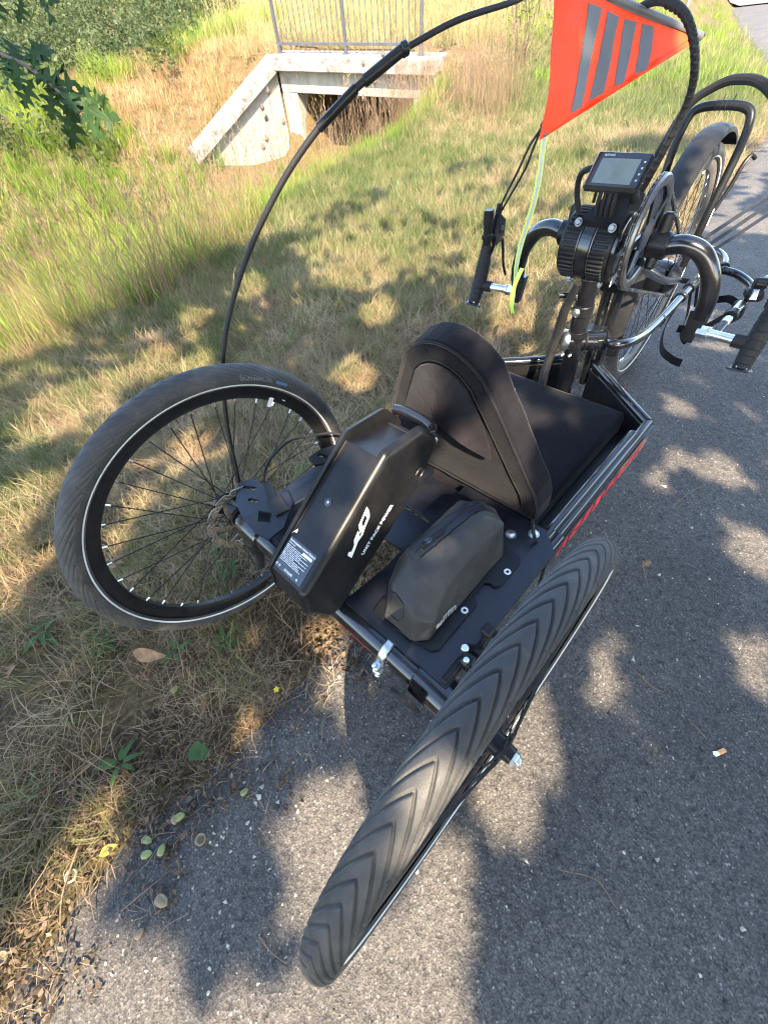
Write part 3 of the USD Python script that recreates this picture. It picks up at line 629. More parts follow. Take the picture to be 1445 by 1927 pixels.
# battery pack: wedge shaped case over the rear axle, shells left and right of a sunk top panel
prof = [(-.064, .474), (-.070, .425), (-.036, .364), (-.013, .362), (.18, .478), (.225, .522), (.262, .560), (.222, .610), (.139, .617)]
pc = Polygon(prof).buffer(.0)
def slab(poly, x0, x1, ch, both=True):
    o_ = np.array(poly  .buffer(-.016).buffer(.016, 6).exterior.coords)[:-1]; i_ = np.array(poly.buffer(-ch-.003).buffer(.003, 3).exterior.coords)[:-1]
    P = [(x0, y, z) for y, z in (i_ if both else o_)]+[(x0+ch if both else x0, y, z) for y, z in o_]
    for t_ in np.linspace(0, np.pi/2, 6):
        q_ = np.array(poly.buffer(-ch*(1-math.cos(t_))-.016).buffer(.016, 6).exterior.coords)[:-1]; P += [(x1-ch*(1-math.sin(t_)), y, z) for y, z in q_]
    return hull(P)
_t, _n = A([.828, .560]), A([-.560, .828])
_q = [A([-.064, .474])+_t*s_-_n*.0035 for s_ in (.002, .236)]
cent = Polygon([tuple(_q[0]), (-.067, .425), (-.034, .366), (-.013, .364), (.18, .480), (.234, .540), (.219, .584), tuple(_q[1])])
bat = thing('battery_pack', parent=bike)
case_r = slab(pc, .036, .0500, .0125, both=False); 
obj('case', cat(case_r, mirror(case_r), hull([(x, y, z) for x in (-.0365, .0365) for y, z in np.array(cent.buffer(-.004).buffer(.004, 4).exterior.coords)])), 'satin_black', bat, smooth=40)
bt, bn = A([0, .828, .560]), A([0, -.560, .828])
TP = A([0, -.064, .474])
def on_top(x, s, h=0.): return TP+A([x, 0, 0])+bt*s+bn*(h-.0035)
for s in (-1, 1): obj('panel_seam', tube([on_top(s*.0345, .012, .0002), on_top(s*.0345, .235, .0002)], .0008, 4, 1), 'matt_black', bat)
obj('handle', cat(tube([(-.040, .248, .590), (-.02, .252, .592), (.02, .252, .592), (.040, .248, .590)], .009, 12, 4)), 'gloss_black', bat)
obj('handle_well', box((0, .231, .574), (.06, .03, .004), .001, rotm((1, 0, 0), -40)), 'matt_black', bat, smooth=False)
obj('screw', cat(lathe([(0, .0065), (.0008, .0065), (.0012, .005)], on_top(-.004, .140, .0), bn, 18)), 'gloss_black', bat)
obj('screw_socket', lathe([(0, .0024), (.0004, .0024)], on_top(-.004, .140, .0013), bn, 6), 'grey_print', bat)
lab = thing('label', parent=bat)
def strip(x0, x1, s, h, th=.0003, mt=None): return hull([on_top(x, s_, hh) for x in (x0, x1) for s_ in (s, s+h) for hh in (.0007, .0007+th)])
obj('label_film', hull([on_top(x, s_, hh) for x in (-.040+.006, .030) for s_ in (.008, .063) for hh in (.0001, .0005)]), 'gloss_black', lab, smooth=False)
LX = A([1., 0, 0])
tx = [text('Rechargeable Lithium Battery', .0032, on_top(-.0315, .0565, .0006), LX, bt, .0003, True), text('Lithium Ion', .0022, on_top(-.0315, .0525, .0006), LX, bt, .0003)]
rngb = np.random.default_rng(5)
for k in range(11):
    x = -.0315; s = .0490-.0026*k; endx = .024 if k in (3, 5, 7) else rngb.uniform(-.005, .018)
    while x < endx:
        w_ = rngb.uniform(.003, .009); tx.append(strip(x, min(x+w_, endx), s, .0009)); x += w_+.0011
tx.append(strip(.004, .026, .0495, .0046)); tx.append(text('CE RoHS', .0034, on_top(-.012, .0115, .0006), LX, bt, .0003, True))
for px in (-.031, -.024, .019): tx.append(ringlathe([(0, .0010), (.0003, .0010), (.0003, .0019), (0, .0019)], on_top(px, .0135, .0006), bn, 10))
obj('label_print', cat(tx), 'white_print', lab, smooth=False)
obj('arrow_mark', extrude(Polygon([(0, 0), (.007, .012), (.009, .010), (.009, .0045), (.0065, .0045), (.0065, .007)]), .0003, on_top(-.036, .066, .0004), LX, bt), 'white_print', lab, smooth=False)
def on_side(y, z, h=0.): return A([.0502+h, y, z])
# maker's zigzag mark and lettering on the right face
sx = lambda a, b: (a*.828*0+a, b)
B0 = A([.0502, .040, .462])
def sp2(pts): return [tuple(p) for p in pts]
mk = unary_union([LineString([(.004, .024), (.0015, .006), (.013, .011), (.026, .016), (.034, .024)]).buffer(.0026, cap_style=2, join_style=2),
                  LineString([(.030, .013), (.034, .024), (.046, .030), (.056, .031)]).buffer(.0024, cap_style=2, join_style=2),
                  LineString([(.030, .013), (.044, .017), (.056, .031), (.070, .036), (.064, .022), (.052, .016), (.044, .017)]).buffer(.0024, cap_style=2, join_style=2)])
mk = Polygon([(.0, .022), (.006, .024), (.0075, .0155), (.020, .0205), (.0265, .030), (.043, .035), (.040, .027), (.0335, .0245), (.0285, .015), (.012, .0085), (-.003, .003)]).union(
    Polygon([(.0265, .014), (.033, .024), (.043, .029), (.052, .043), (.083, .052), (.078, .036), (.070, .025), (.050, .018), (.040, .012)]).difference(Polygon([(.050, .024), (.066, .030), (.0725, .044), (.057, .0385)]))).difference(Polygon([(.034, .0175), (.041, .0195), (.044, .0255), (.038, .0245)]))
obj('maker_mark', extrude(mk, .0003, A([.0501, .036, .474])+bt*0-bn*.004, bt*1., bn*.80), 'white_print', bat, smooth=False)
obj('maker_lettering', text('UNIT PACK POWER', .0075, A([.0501, .0555, .4555])-bn*.003, bt*.98, bn, .0003, True), 'white_print', bat, smooth=False)
obj('key_port', ringlathe([(0, .006), (.0012, .0065), (.0012, .0115), (0, .0125)], (.0495, .205, .525), (1, 0, 0), 20), 'dark_steel', bat)
obj('battery_mount', box((0, .10, .405), (.05, .26, .03), .004, rotm((1, 0, 0), 33)), 'matt_black', bike, smooth=False)

# left side: fender bracket with slots, strut, clip; brake calipers with hoses on both sides
slot = lambda x, y, L, a: LineString([(x, y), (x+L*math.cos(a), y+L*math.sin(a))]).buffer(.0045)
cres = Polygon([(-.320, .030), (-.312, .055), (-.298, .060), (-.250, .062), (-.215, .082), (-.185, .070), (-.150, .020), (-.150, -.012), (-.185, -.018), (-.235, -.012), (-.275, .0)]).buffer(.004)
cres = cres.difference(slot(-.302, .036, .022, .5)).difference(slot(-.262, .022, .016, .4)).difference(Polygon([(-.222, .016), (-.196, .03), (-.178, .012), (-.2, -.002)]))
obj('fender_bracket', extrude(cres, .005, (0, 0, .397), (1, 0, 0), (0, 1, 0)), 'plate_black', bike, smooth=False)
obj('fender_strut', box((-.205, .118, .385), (.042, .17, .006), .002, rotm((0, 0, 1), -10)), 'plate_black', bike, smooth=False)
obj('strap_clip', cat(box((-.245, .062, .4045), (.07, .018, .003), .001, rotm((0, 0, 1), -24)), box((-.20, .050, .4050), (.05, .03, .004), .001, rotm((0, 0, 1), -14))), 'matt_black', bike, smooth=False)
clip = Polygon([(-.262, .185), (-.236, .180), (-.212, .215), (-.216, .26), (-.24, .262), (-.26, .22)]).buffer(.003).difference(slot(-.25, .205, .018, .3))
obj('strap_hook', extrude(clip, .006, (0, 0, .395), (1, 0, 0), (0, 1, 0)), 'satin_black', bike, smooth=False)
def caliper(s):
    c = thing('brake_caliper', parent=bike)
    M_ = (lambda m: moved(m, np.eye(3), (-.014, .0, .006))) if s > 0 else mirror
    obj('caliper_body', M_(cat(box((.283, .068, .352), (.030, .042, .034), .006, rotm((1, 0, 0), 35)), box((.283, .050, .378), (.022, .022, .020), .004), cyl((.263, .072, .352), (.301, .072, .352), .013, 16, ch=.002))), 'satin_black', c, smooth=40)
    obj('adapter', M_(box((.272, .030, .352), (.012, .05, .03), .003)), 'matt_black', c, smooth=False)
    obj('bolt', M_(cyl((.283, .045, .384), (.283, .045, .397), .0045, 12, ch=.001)), 'zinc', c); obj('bolt', M_(cyl((.262, .05, .336), (.256, .05, .336), .005, 6)), 'zinc', c)
    obj('banjo', M_(cyl((.270, .06, .372), (.270, .06, .392), .006, 12, ch=.001)), 'steel', c)
caliper(1); caliper(-1)
obj('brake_hose', tube([(-.272, .062, .395), (-.292, .095, .425), (-.300, .16, .44), (-.285, .215, .432), (-.245, .275, .415), (-.15, .33, .36)], .0026, 8, 6), 'matt_black', bike)
obj('brake_lever_arm', cat(box((.268, .082, .362), (.012, .07, .012), .003, rotm((1, 0, 0), 40)), cyl((.258, .112, .384), (.280, .112, .384), .007, 10, ch=.001), box((.266, .105, .396), (.018, .02, .014), .003)), 'matt_black', bike, smooth=40)
obj('park_brake', cat(tube([(-.245, -.01, .30), (-.252, -.02, .25), (-.247, -.035, .22)], .012, 8, 3, flat=.4), box((-.25, -.01, .30), (.03, .05, .05), .006)), 'matt_black', bike, smooth=40)

# ------- steering head, fork and drive (front frame turned a little to the left)
fr_ = thing('front_frame', parent=bike)
def fo(nm, m, mt, par=fr_, **k): return obj(nm, front(m), mt, par, **k)
fo('head_column', cat(cyl((0, .035, .27), (0, .012, .60), .0205, 24, ch=.001)), 'gloss_black')
fo('column_collar', cyl((0, .018, .515), (0, .0165, .54), .0235, 24, ch=.002), 'satin_black'); fo('column_collar', cyl((0, .023, .46), (0, .0225, .475), .0225, 24, ch=.001), 'satin_black')
fo('column_bolt', cat(cyl((-.006, .0, .527), (-.006, -.012, .527), .0095, 16, ch=.002), cyl((-.006, -.011, .527), (-.006, -.0135, .527), .0045, 6)), 'zinc')
fo('pivot', cat(cyl((-.022, .010, .447), (.050, .075, .437), .0245, 24, ch=.002)), 'gloss_black')
fo('pivot_ring', cat(cyl((.010, .039, .4425), (.014, .0426, .442), .0275, 24, ch=.001), cyl((.050, .075, .437), (.055, .0795, .4365), .026, 24, ch=.001)), 'satin_black')
fo('pivot_cap', cat(lathe([(0, .0255), (.006, .0255), (.010, .021), (.012, .012), (.0125, .0)], (-.020, .012, .4472), (-.74, -.66, .10), 24), cyl((-.012, -.004, .42), (-.016, -.010, .416), .005, 6), cyl((.004, .004, .418), (.0, -.002, .414), .005, 6)), 'steel')
for x in (.018, .045):
    fo('fork_tube', tube([(x, .135, .27), (x, .118, .45), (x, .098, .64)], .0115, 14, 2), 'gloss_black')
fo('fork_bridge', box((.03, .112, .55), (.06, .035, .02), .004), 'satin_black', smooth=False); fo('fork_bridge', box((.02, .075, .44), (.05, .08, .03), .005), 'satin_black', smooth=False)
fo('fork_leg', cat(tube([(.062, .13, .60), (.062, .30, .52), (.064, .52, .425), (.066, .70, .365)], .0105, 12, 3), tube([(-.062, .13, .60), (-.062, .30, .52), (-.064, .52, .425), (-.066, .70, .365)], .0105, 12, 3)), 'gloss_black')
fo('stop_peg', cat(cyl((-.055, -.008, .558), (-.012, .012, .556), .0065, 12, ch=.001), cyl((-.026, .004, .556), (-.014, .010, .556), .0105, 14, ch=.001)), 'gloss_black')
fo('cable_bundle', tube([(-.01, -.03, .60), (-.032, -.012, .53), (-.040, .0, .47), (-.047, .0, .40), (-.045, -.015, .34), (-.03, -.04, .29)], [.008, .011, .012, .011, .012, .011], 10, 6), 'matt_black')
# motor
mot = thing('motor', parent=bike)
def mo(nm, m, mt, **k): return obj(nm, front(m), mt, mot, **k)
MC = A([0, .045, .652]); MR = .066
mo('motor_housing', lathe([(-.080, .0), (-.080, MR*.72), (-.076, MR*.93), (-.070, MR*.97), (.030, MR*.97), (.036, MR*.9), (.036, 0)], MC, (1, 0, 0), 48), 'satin_black', smooth=30)
mo('motor_belt', ringlathe([(-.034, MR*.95), (-.033, MR*1.045), (-.010, MR*1.045), (-.009, MR*.95)], MC, (1, 0, 0), 64), 'gloss_black', smooth=30)
for x0, x1 in ((-.070, -.037), (-.006, .026)):
    rb_ = []
    for k in range(44):
        q = 2*math.pi*k/44; c_, s_ = math.cos(q), math.sin(q); R_ = A([[1, 0, 0], [0, c_, -s_], [0, s_, c_]])
        rb_.append(box(MC+A([(x0+x1)/2, MR*.985*c_, MR*.985*s_]), (x1-x0, .0065, .0050), .0012, R_))
    mo('cooling_ribs', cat(rb_), 'matt_black', smooth=False)
for x in (-.036, -.0065): mo('seam_ring', ringlathe([(x-.0008, MR*1.0), (x-.0008, MR*1.05), (x+.0008, MR*1.05), (x+.0008, MR*1.0)], MC, (1, 0, 0), 64), 'dark_steel')
mo('motor_cover', hull([(x, y, z) for x, y, z in ((-.045, -.012, .712), (.036, -.012, .712), (.036, .10, .735), (-.030, .10, .735), (-.005, .035, .760), (.036, .035, .757), (.036, .1, .66), (-.03, .1, .66), (-.045, .0, .69), (.036, .0, .69))]), 'satin_black', smooth=30)
mo('side_cover', lathe([(.036, .0), (.036, MR*.98), (.042, MR*.98), (.046, MR*.86), (.046, 0)], MC, (1, 0, 0), 48), 'gloss_black', smooth=30)
mo('warning_label', cat(box((.022, .062, .7585), (.022, .018, .0006), .0002, rotm((1, 0, 0), -4))), 'white_print', smooth=False)
mo('spec_label', box((.0465, .02, .60), (.0006, .03, .022), .0002), 'white_print', smooth=False)
for p in ((-.045, -.016, .708), (.026, -.020, .706), (-.05, .02, .588), (.02, .015, .588)): mo('housing_screw', cat(cyl(p, A(p)+A([0, -.006, .002]), .0055, 12, ch=.001), ringlathe([(0, .0045), (.001, .0048), (.001, .0078), (0, .008)], p, (0, -.95, .3), 14)), 'dark_steel')
for k, dx in enumerate((-.016, -.006, .004, .014)):
    mo('motor_cable', tube([(dx+.006, .055, .752), (dx+.004, .028, .785), (dx, .0, .778), (dx-.002, -.008, .745), (dx-.002, -.002, .718)], .0042, 8, 5), 'matt_black')
mo('loop_cable', cat(tube([(-.05, -.01, .72), (-.060, -.02, .76), (-.055, -.03, .79), (-.03, -.035, .80), (-.012, -.03, .79)], .0055, 8, 5), tube([(-.03, .0, .74), (-.02, -.02, .775), (.0, -.03, .79), (.03, -.035, .80)], .003, 8, 5)), 'matt_black')
# chainring, chain, cranks with grips
CAx = A([.060, .086, .668])
th = np.linspace(0, 2*np.pi, 44*4, endpoint=False); rt_ = .1005+.0026*np.clip(np.sin(th*44)*1.6, -1, 1)
ringp = Polygon(np.stack([rt_*np.cos(th), rt_*np.sin(th)], 1)).difference(Point(0, 0).buffer(.0835, 48))
arms = [LineString([(.02*math.cos(q), .02*math.sin(q)), (.088*math.cos(q+.12), .088*math.sin(q+.12))]).buffer(.0085) for q in np.linspace(.5, .5+2*np.pi, 6)[:-1]]
cr = obj('chainring', front(cat(extrude(ringp, .0035, CAx-A([.002, 0, 0]), (0, 1, 0), (0, 0, 1)), extrude(unary_union([Point(0, 0).buffer(.030)]+arms), .005, CAx-A([-.002, 0, 0]), (0, 1, 0), (0, 0, 1)))), 'gloss_black', bike, smooth=False)
obj('guard_ring', front(ringlathe([(-.0, .085), (.004, .083), (.007, .088), (.007, .101), (.003, .1045), (0, .103)], CAx+A([.003, 0, 0]), (1, 0, 0), 72)), 'dark_steel', cr)
hubc = A([.055, .737, .353])
def link_run(p, q, n):
    d = (q-p)/np.linalg.norm(q-p); out = []
    for k in range(n):
        c = p+(q-p)*(k+.5)/n; L = np.linalg.norm(q-p)/n; ez_ = A([1., 0, 0]); n_ = np.cross(d, ez_)
        for x in ((-.0030, .0030) if k % 2 else (-.0019, .0019)):
            out.append(hull([c+d*(L*.62*s1)+n_*(.0040*s2)+ez_*(x+w_) for s1, s2 in ((-1, .6), (-1, -.6), (1, .6), (1, -.6), (-.6, 1), (.6, 1), (-.6, -1), (.6, -1)) for w_ in (-.0006, .0006)]))
        out.append(cyl(c+d*L*.5-ez_*.003, c+d*L*.5+ez_*.003, .0034, 6))
    return out
t1, t2 = CAx+A([0, .045, .090]), hubc+A([0, .022, .046]); b1, b2 = CAx+A([0, -.035, -.095]), hubc+A([0, -.03, -.042])
ch = link_run(t1, t2, 52)+link_run(b2, b1, 52)
for k in range(22):
    q0, q1 = [math.atan2(t1[2]-CAx[2], t1[1]-CAx[1])+(math.pi*1.12)*(k+e)/22 for e in (0, 1)]
    ch += link_run(CAx+.101*A([0, math.cos(q0), math.sin(q0)]), CAx+.101*A([0, math.cos(q1), math.sin(q1)]), 1)
obj('chain', front(cat(ch)), 'dark_steel', bike, smooth=False)
obj('hub_drum', front(cat(lathe([(-.05, .0), (-.05, .045), (-.04, .052), (.02, .052), (.028, .045), (.03, .0)], (0, .737, .353), (1, 0, 0), 36))), 'gloss_black', bike, smooth=30)
cas = [ringlathe([(0, .02), (0, .026+.0042*k), (.0022, .026+.0042*k), (.0022, .02)], (.058-.0042*k, .737, .353), (1, 0, 0), 36) for k in range(7)]
obj('sprocket_stack', front(cat(cas)), 'dark_steel', bike, smooth=30)
obj('mech', front(cat(box((.075, .735, .29), (.018, .05, .03), .005), box((.07, .72, .25), (.008, .022, .08), .003), lathe([(-.004, .02), (.004, .02)], (.068, .715, .222), (1, 0, 0), 20), cyl((.05, .737, .353), (.092, .737, .353), .008, 14, ch=.001))), 'matt_black', bike, smooth=30)
def crank(s):
    c = thing('crank', parent=bike); M_ = (lambda m: m) if s > 0 else mirror
    def co(nm, m, mt, **k): return obj(nm, front(M_(m)), mt, c, **k)
    p = [(.112, .084, .655), (.145, .088, .660), (.182, .096, .645), (.212, .103, .605), (.225, .110, .560), (.227, .116, .520)]
    co('crank_tube', tube(p, .0178, 18, 6), 'gloss_black')
    co('crank_end', cat(hull([A([.216, .112, .530])+d_ for d_ in (A([-.013, 0, 0]), A([.026, 0, 0]), A([-.013, .02, 0]), A([.026, .02, 0]))]+[A([.220, .108, .462])+d_ for d_ in (A([-.008, 0, 0]), A([.014, 0, 0]), A([-.008, .02, 0]), A([.014, .02, 0]))])), 'gloss_black', smooth=30)
    co('crank_boss', cat(cyl((.078, .084, .655), (.118, .084, .655), .026, 28, ch=.004), cyl((.096, .084, .655), (.096, .090, .712), .013, 18, r1=.011, ch=.004), cyl((.096, .084, .655), (.096, .070, .612), .013, 18, r1=.010, ch=.004)), 'satin_black', smooth=30)
    co('grip_axle', cat(cyl((.232, .118, .488), (.312, .116, .486), .0098, 20, ch=.001), cyl((.232, .118, .488), (.252, .1178, .4876), .013, 6, ch=.001), cyl((.252, .1178, .4876), (.258, .1177, .4875), .0135, 20, ch=.001)), 'zinc')
    co('grip_socket', cyl((.305, .116, .486), (.336, .116, .486), .0145, 20, ch=.002), 'matt_black')
    g0, g1, g2, g3 = A([.347, .092, .442]), A([.345, .112, .486]), A([.344, .130, .540]), A([.343, .135, .585])
    g = co('grip', tube([g0, g1, g2, g3], [.0165, .0195, .0185, .0130], 18, 6), 'matt_black')
    for t_ in np.linspace(.08, .95, 9):
        pp = spline([g0, g1, g2, g3], 20); q = pp[int(t_*(len(pp)-1))]; d = pp[min(int(t_*(len(pp)-1))+1, len(pp)-1)]-pp[int(t_*(len(pp)-1))-1]
        rad = np.interp(t_, [0, .33, .66, 1], [.0165, .0195, .0185, .0130])
        obj('tape_edge', front(M_(ringlathe([(-.0012, rad*.97), (0, rad+.0007), (.0012, rad*.97)], q, d, 20))), 'satin_black', g)
    co('grip_plate', cat(lathe([(0, .020), (.002, .025), (.006, .026)], (.3475, .0915, .4415), (.04, -.41, -.91), 28)), 'plate_black', smooth=30)
    for k in range(6):
        q = k*math.pi/3; co('plate_bolt', cyl(A([.3478, .0895, .4355])+A([math.cos(q)*.019, math.sin(q)*.016, -math.sin(q)*.0095])+A([0, .0026, .0045]), A([.3478, .0895, .4355])+A([math.cos(q)*.019, math.sin(q)*.016, -math.sin(q)*.0095])+A([0, .0046, .0075]), .0016, 6), 'steel')
    co('bar_end', cat(cyl((.343, .135, .585), (.343, .134, .665), .0115, 18, ch=.001), cyl((.343, .1342, .632), (.343, .134, .667), .0135, 18, ch=.002), cyl((.343, .135, .598), (.343, .135, .612), .0155, 18, ch=.002)), 'satin_black')
    lv = thing('brake_lever', parent=bike)
    def lo(nm, m, mt, **k): return obj(nm, front(M_(m)), mt, lv, **k)
    lo('lever_body', cat(hull([(.331, .150, .605), (.345, .150, .605), (.329, .165, .655), (.341, .165, .655), (.327, .20, .63), (.339, .20, .63), (.327, .20, .585), (.339, .20, .585), (.331, .165, .575), (.343, .165, .575)]), cyl((.328, .186, .612), (.344, .186, .612), .019, 24, ch=.003)), 'gloss_black', smooth=30)
    lo('lever_blade', tube([(.334, .198, .60), (.333, .213, .555), (.331, .222, .51), (.327, .236, .475)], [.006, .0055, .005, .004], 8, 5, flat=.6), 'satin_black')
    lo('shift_paddle', hull([(.325, .155, .60), (.335, .155, .60), (.322, .142, .575), (.33, .142, .572), (.324, .128, .556), (.327, .128, .555), (.331, .17, .59)]), 'gloss_black', smooth=30)
    lo('lever_pivot', cat(cyl((.325, .186, .612), (.3465, .186, .612), .007, 16, ch=.001)), 'dark_steel')
    lo('cable_boot', cat(tube([(.336, .163, .652), (.334, .165, .675)], [.0055, .004], 8, 2), tube([(.333, .175, .650), (.331, .174, .672)], [.005, .0035], 8, 2)), 'matt_black')
crank(1); crank(-1)
# display with clamp
dsp = thing('display', parent=bike)
def do(nm, m, mt, **k): return obj(nm, front(m), mt, dsp, **k)
dn = np.cross(A([1., 0, 0]), A([0, .045, .042])/.0616); dn = dn if dn[2] > 0 else -dn      # facing up and back to the rider
du = A([0, .045, .042])/.0616; dc = A([.023, -.0725, .807])
RD = np.stack([A([1., 0, 0]), du, dn], 1)
do('display_case', box(dc-dn*.007, (.096, .064, .014), .0045, RD), 'satin_black', smooth=30)
do('display_glass', box(dc+dn*.0006, (.089, .057, .0012), .0004, RD), 'gloss_black', smooth=False)
do('screen', box(dc+dn*.0015+du*-.003+A([-.001, 0, 0]), (.066, .042, .0006), .0002, RD), 'screen_glass', smooth=False)
do('screen_lettering', text('BAFANG', .0032, dc+dn*.0014+du*.0215+A([-.033, 0, 0]), A([1., 0, 0]), du, .0003, True), 'grey_print', smooth=False)
for k in range(4): do('button_mark', box(dc+dn*.0014+A([.039, 0, 0])+du*(.014-.010*k), (.003, .003, .0004), .0001, RD), 'grey_print', smooth=False)
do('clamp', cat(tube([(.045, -.055, .79), (.045, -.02, .765), (.04, .02, .745)], .009, 12, 3), box((.045, -.06, .79), (.022, .03, .018), .004)), 'satin_black')
# mudguard, wheel loop, carrier rods
def guard(Rm, a0, a1, w, n=50):
    q = np.radians(np.linspace(a0, a1, n)); prof = A([(-w, -.012), (-w*.95, -.003), (-w*.55, .004), (0, .0065), (w*.55, .004), (w*.95, -.003), (w, -.012)])
    prof = np.vstack([prof, (prof-A([0, .0018]))[::-1]]); k = len(prof); V = []
    for t_ in q:
        e = A([0, math.cos(t_), math.sin(t_)]); V.append(A([0, .737, .353])+A([1., 0, 0])*prof[:, :1]+e*(Rm+prof[:, 1:]))
    V = np.vstack(V); i, j = np.meshgrid(np.arange(n-1), np.arange(k), indexing='ij'); i = i.ravel(); j = j.ravel(); a, b = i*k+j, i*k+(j+1) % k
    F = np.vstack([np.stack([a, b, b+k], 1), np.stack([a, b+k, a+k], 1)])
    caps = [[0, t_, t_+1] for t_ in range(1, k-1)]+[[(n-1)*k, (n-1)*k+t_+1, (n-1)*k+t_] for t_ in range(1, k-1)]
    m = trimesh.Trimesh(V, np.vstack([F, caps]), process=False); m.fix_normals(); return m
mg = obj('mudguard', front(guard(.385, 58, 197, .033)), 'matt_black', bike, smooth=40)
obj('guard_sticker', front(guard(.3872, 100, 112, .021, 8)), 'grey_print', mg, smooth=40) if False else None
lp = thing('wheel_loop', parent=bike)
obj('loop_tube', front(tube([(-.066, .66, .42), (-.072, .665, .55), (-.080, .685, .68), (-.076, .706, .752), (-.058, .716, .778), (.0, .718, .784), (.055, .716, .778), (.076, .706, .752), (.080, .690, .68), (.074, .665, .55), (.068, .665, .42)], .0105, 14, 6)), 'satin_black', lp)
obj('loop_sticker', front(box((.0855, .667, .553), (.001, .016, .040), .0002, rotm((1, 0, 0), -6))), 'white_print', lp, smooth=False)
obj('sticker_lettering', front(cat([box((.0862, .667, z), (.0004, .010, .004), .0001, rotm((1, 0, 0), -6)) for z in (.54, .548, .557, .565)])), 'matt_black', lp, smooth=False)
obj('loop_tie', front(cat([ringlathe([(-.0015, .0104), (0, .0122), (.0015, .0104)], (x, .718, .7838), (1, 0, .02), 16) for x in (-.018, -.006, .006)]+[tube([(x, .716, .794), (x+.002, .714, .806)], .0012, 5, 1) for x in (-.006, .018)])), 'matt_black', lp)
rod = thing('carrier', parent=bike)
for pts in ([(.085, .665, .50), (.10, .72, .50), (.16, .95, .53), (.23, 1.25, .55)], [(.085, .66, .47), (.11, .72, .475), (.17, .95, .505), (.24, 1.25, .53)], [(.085, .65, .455), (.115, .72, .45), (.18, .95, .478), (.25, 1.25, .505)]):
    obj('carrier_rod', front(tube(pts, .0056, 8, 4)), 'matt_black', rod)
obj('carrier_hook', front(tube([(.082, .70, .56), (.095, .715, .62), (.10, .725, .66), (.108, .74, .68), (.12, .75, .672)], .0052, 8, 5)), 'satin_black', rod)
# foot rest on the right: leg tube, cradle, heel ring, straps
ft = thing('foot_rest', parent=bike)
def fto(nm, m, mt, **k): return obj(nm, front(m), mt, ft, **k)
fto('leg_tube', tube([(.060, .068, .440), (.090, .040, .452), (.112, .075, .447), (.121, .167, .428), (.124, .30, .416), (.126, .43, .412), (.128, .55, .41), (.130, .66, .408), (.13, .74, .40), (.108, .86, .39), (.075, .92, .385)], .0118, 14, 6), 'gloss_black')
fto('tube_joint', cat(cyl((.1245, .29, .4155), (.1246, .30, .415), .0128, 18), cyl((.1275, .53, .4102), (.128, .58, .4095), .0165, 18, ch=.002), cyl((.126, .455, .412), (.1265, .47, .4115), .0155, 16, ch=.002)), 'satin_black')
fto('joint_bolt', cat(cyl((.128, .60, .425), (.15, .61, .43), .006, 10, ch=.001), cyl((.13, .58, .428), (.152, .59, .433), .008, 12, ch=.001)), 'steel')
fto('cradle_tube', tube([(.05, .97, .38), (.09, .955, .382), (.125, .925, .383), (.150, .87, .385), (.164, .80, .384), (.172, .785, .384), (.205, .778, .382), (.240, .748, .38), (.268, .70, .38), (.278, .64, .378), (.270, .56, .376), (.262, .47, .372), (.255, .40, .36)], .0112, 14, 6), 'gloss_black')
fto('cradle_ring', cyl((.160, .815, .384), (.166, .80, .384), .0165, 18, ch=.002), 'satin_black'); fto('cradle_ring', cyl((.262, .51, .374), (.264, .485, .3735), .0185, 18, ch=.003), 'satin_black')
fto('silver_sleeve', cat(cyl((.269, .575, .3775), (.2655, .525, .3755), .0122, 18, ch=.001), cyl((.2615, .475, .3725), (.2595, .445, .3705), .0122, 18, ch=.001)), 'steel')
fto('shifter', cat(box((.285, .60, .40), (.045, .05, .03), .008, rotm((0, 0, 1), 20)), box((.268, .575, .36), (.03, .045, .05), .008, rotm((0, 0, 1), 20)), cyl((.27, .62, .42), (.30, .63, .42), .016, 20, ch=.003)), 'satin_black', smooth=40)
fto('shifter_lever', cat(hull([(.278, .58, .42), (.292, .585, .42), (.282, .53, .41), (.298, .535, .41), (.284, .55, .425)]), box((.31, .63, .43), (.03, .06, .012), .004, rotm((0, 0, 1), 30))), 'steel', smooth=30)
def strap(pts, w=.011, thick=.0018):
    c = spline(pts, 8); t = np.gradient(c, axis=0); z = A([0, 0, 1.]); 
    return ribbon(c, np.tile(z*w, (len(c), 1)), thick)
for pts in ([(.168, .79, .378), (.17, .70, .335), (.175, .60, .325), (.18, .50, .32)], [(.165, .78, .365), (.19, .68, .34), (.23, .64, .36), (.268, .60, .362)], [(.18, .52, .322), (.21, .48, .33), (.24, .53, .345), (.262, .575, .355)],
            [(.13, .56, .40), (.155, .52, .345), (.165, .46, .325), (.19, .42, .315), (.20, .44, .32)], [(.128, .50, .405), (.125, .42, .345), (.15, .34, .318), (.19, .30, .315), (.22, .28, .32)], [(.13, .63, .40), (.16, .60, .33), (.18, .55, .32)],
            [(.155, .45, .33), (.20, .47, .33), (.21, .56, .33), (.185, .66, .33)]):
    fto('strap', strap(pts), 'fabric', smooth=40)
obj('right_grip_hose', front(tube([(.0, .13, .69), (.018, .12, .745), (.028, .12, .785), (.051, .13, .856), (.082, .13, .882), (.119, .12, .893), (.169, .10, .883), (.24, .10, .82), (.31, .14, .72), (.333, .163, .66)], .0070, 10, 8)), 'matt_black', bike)
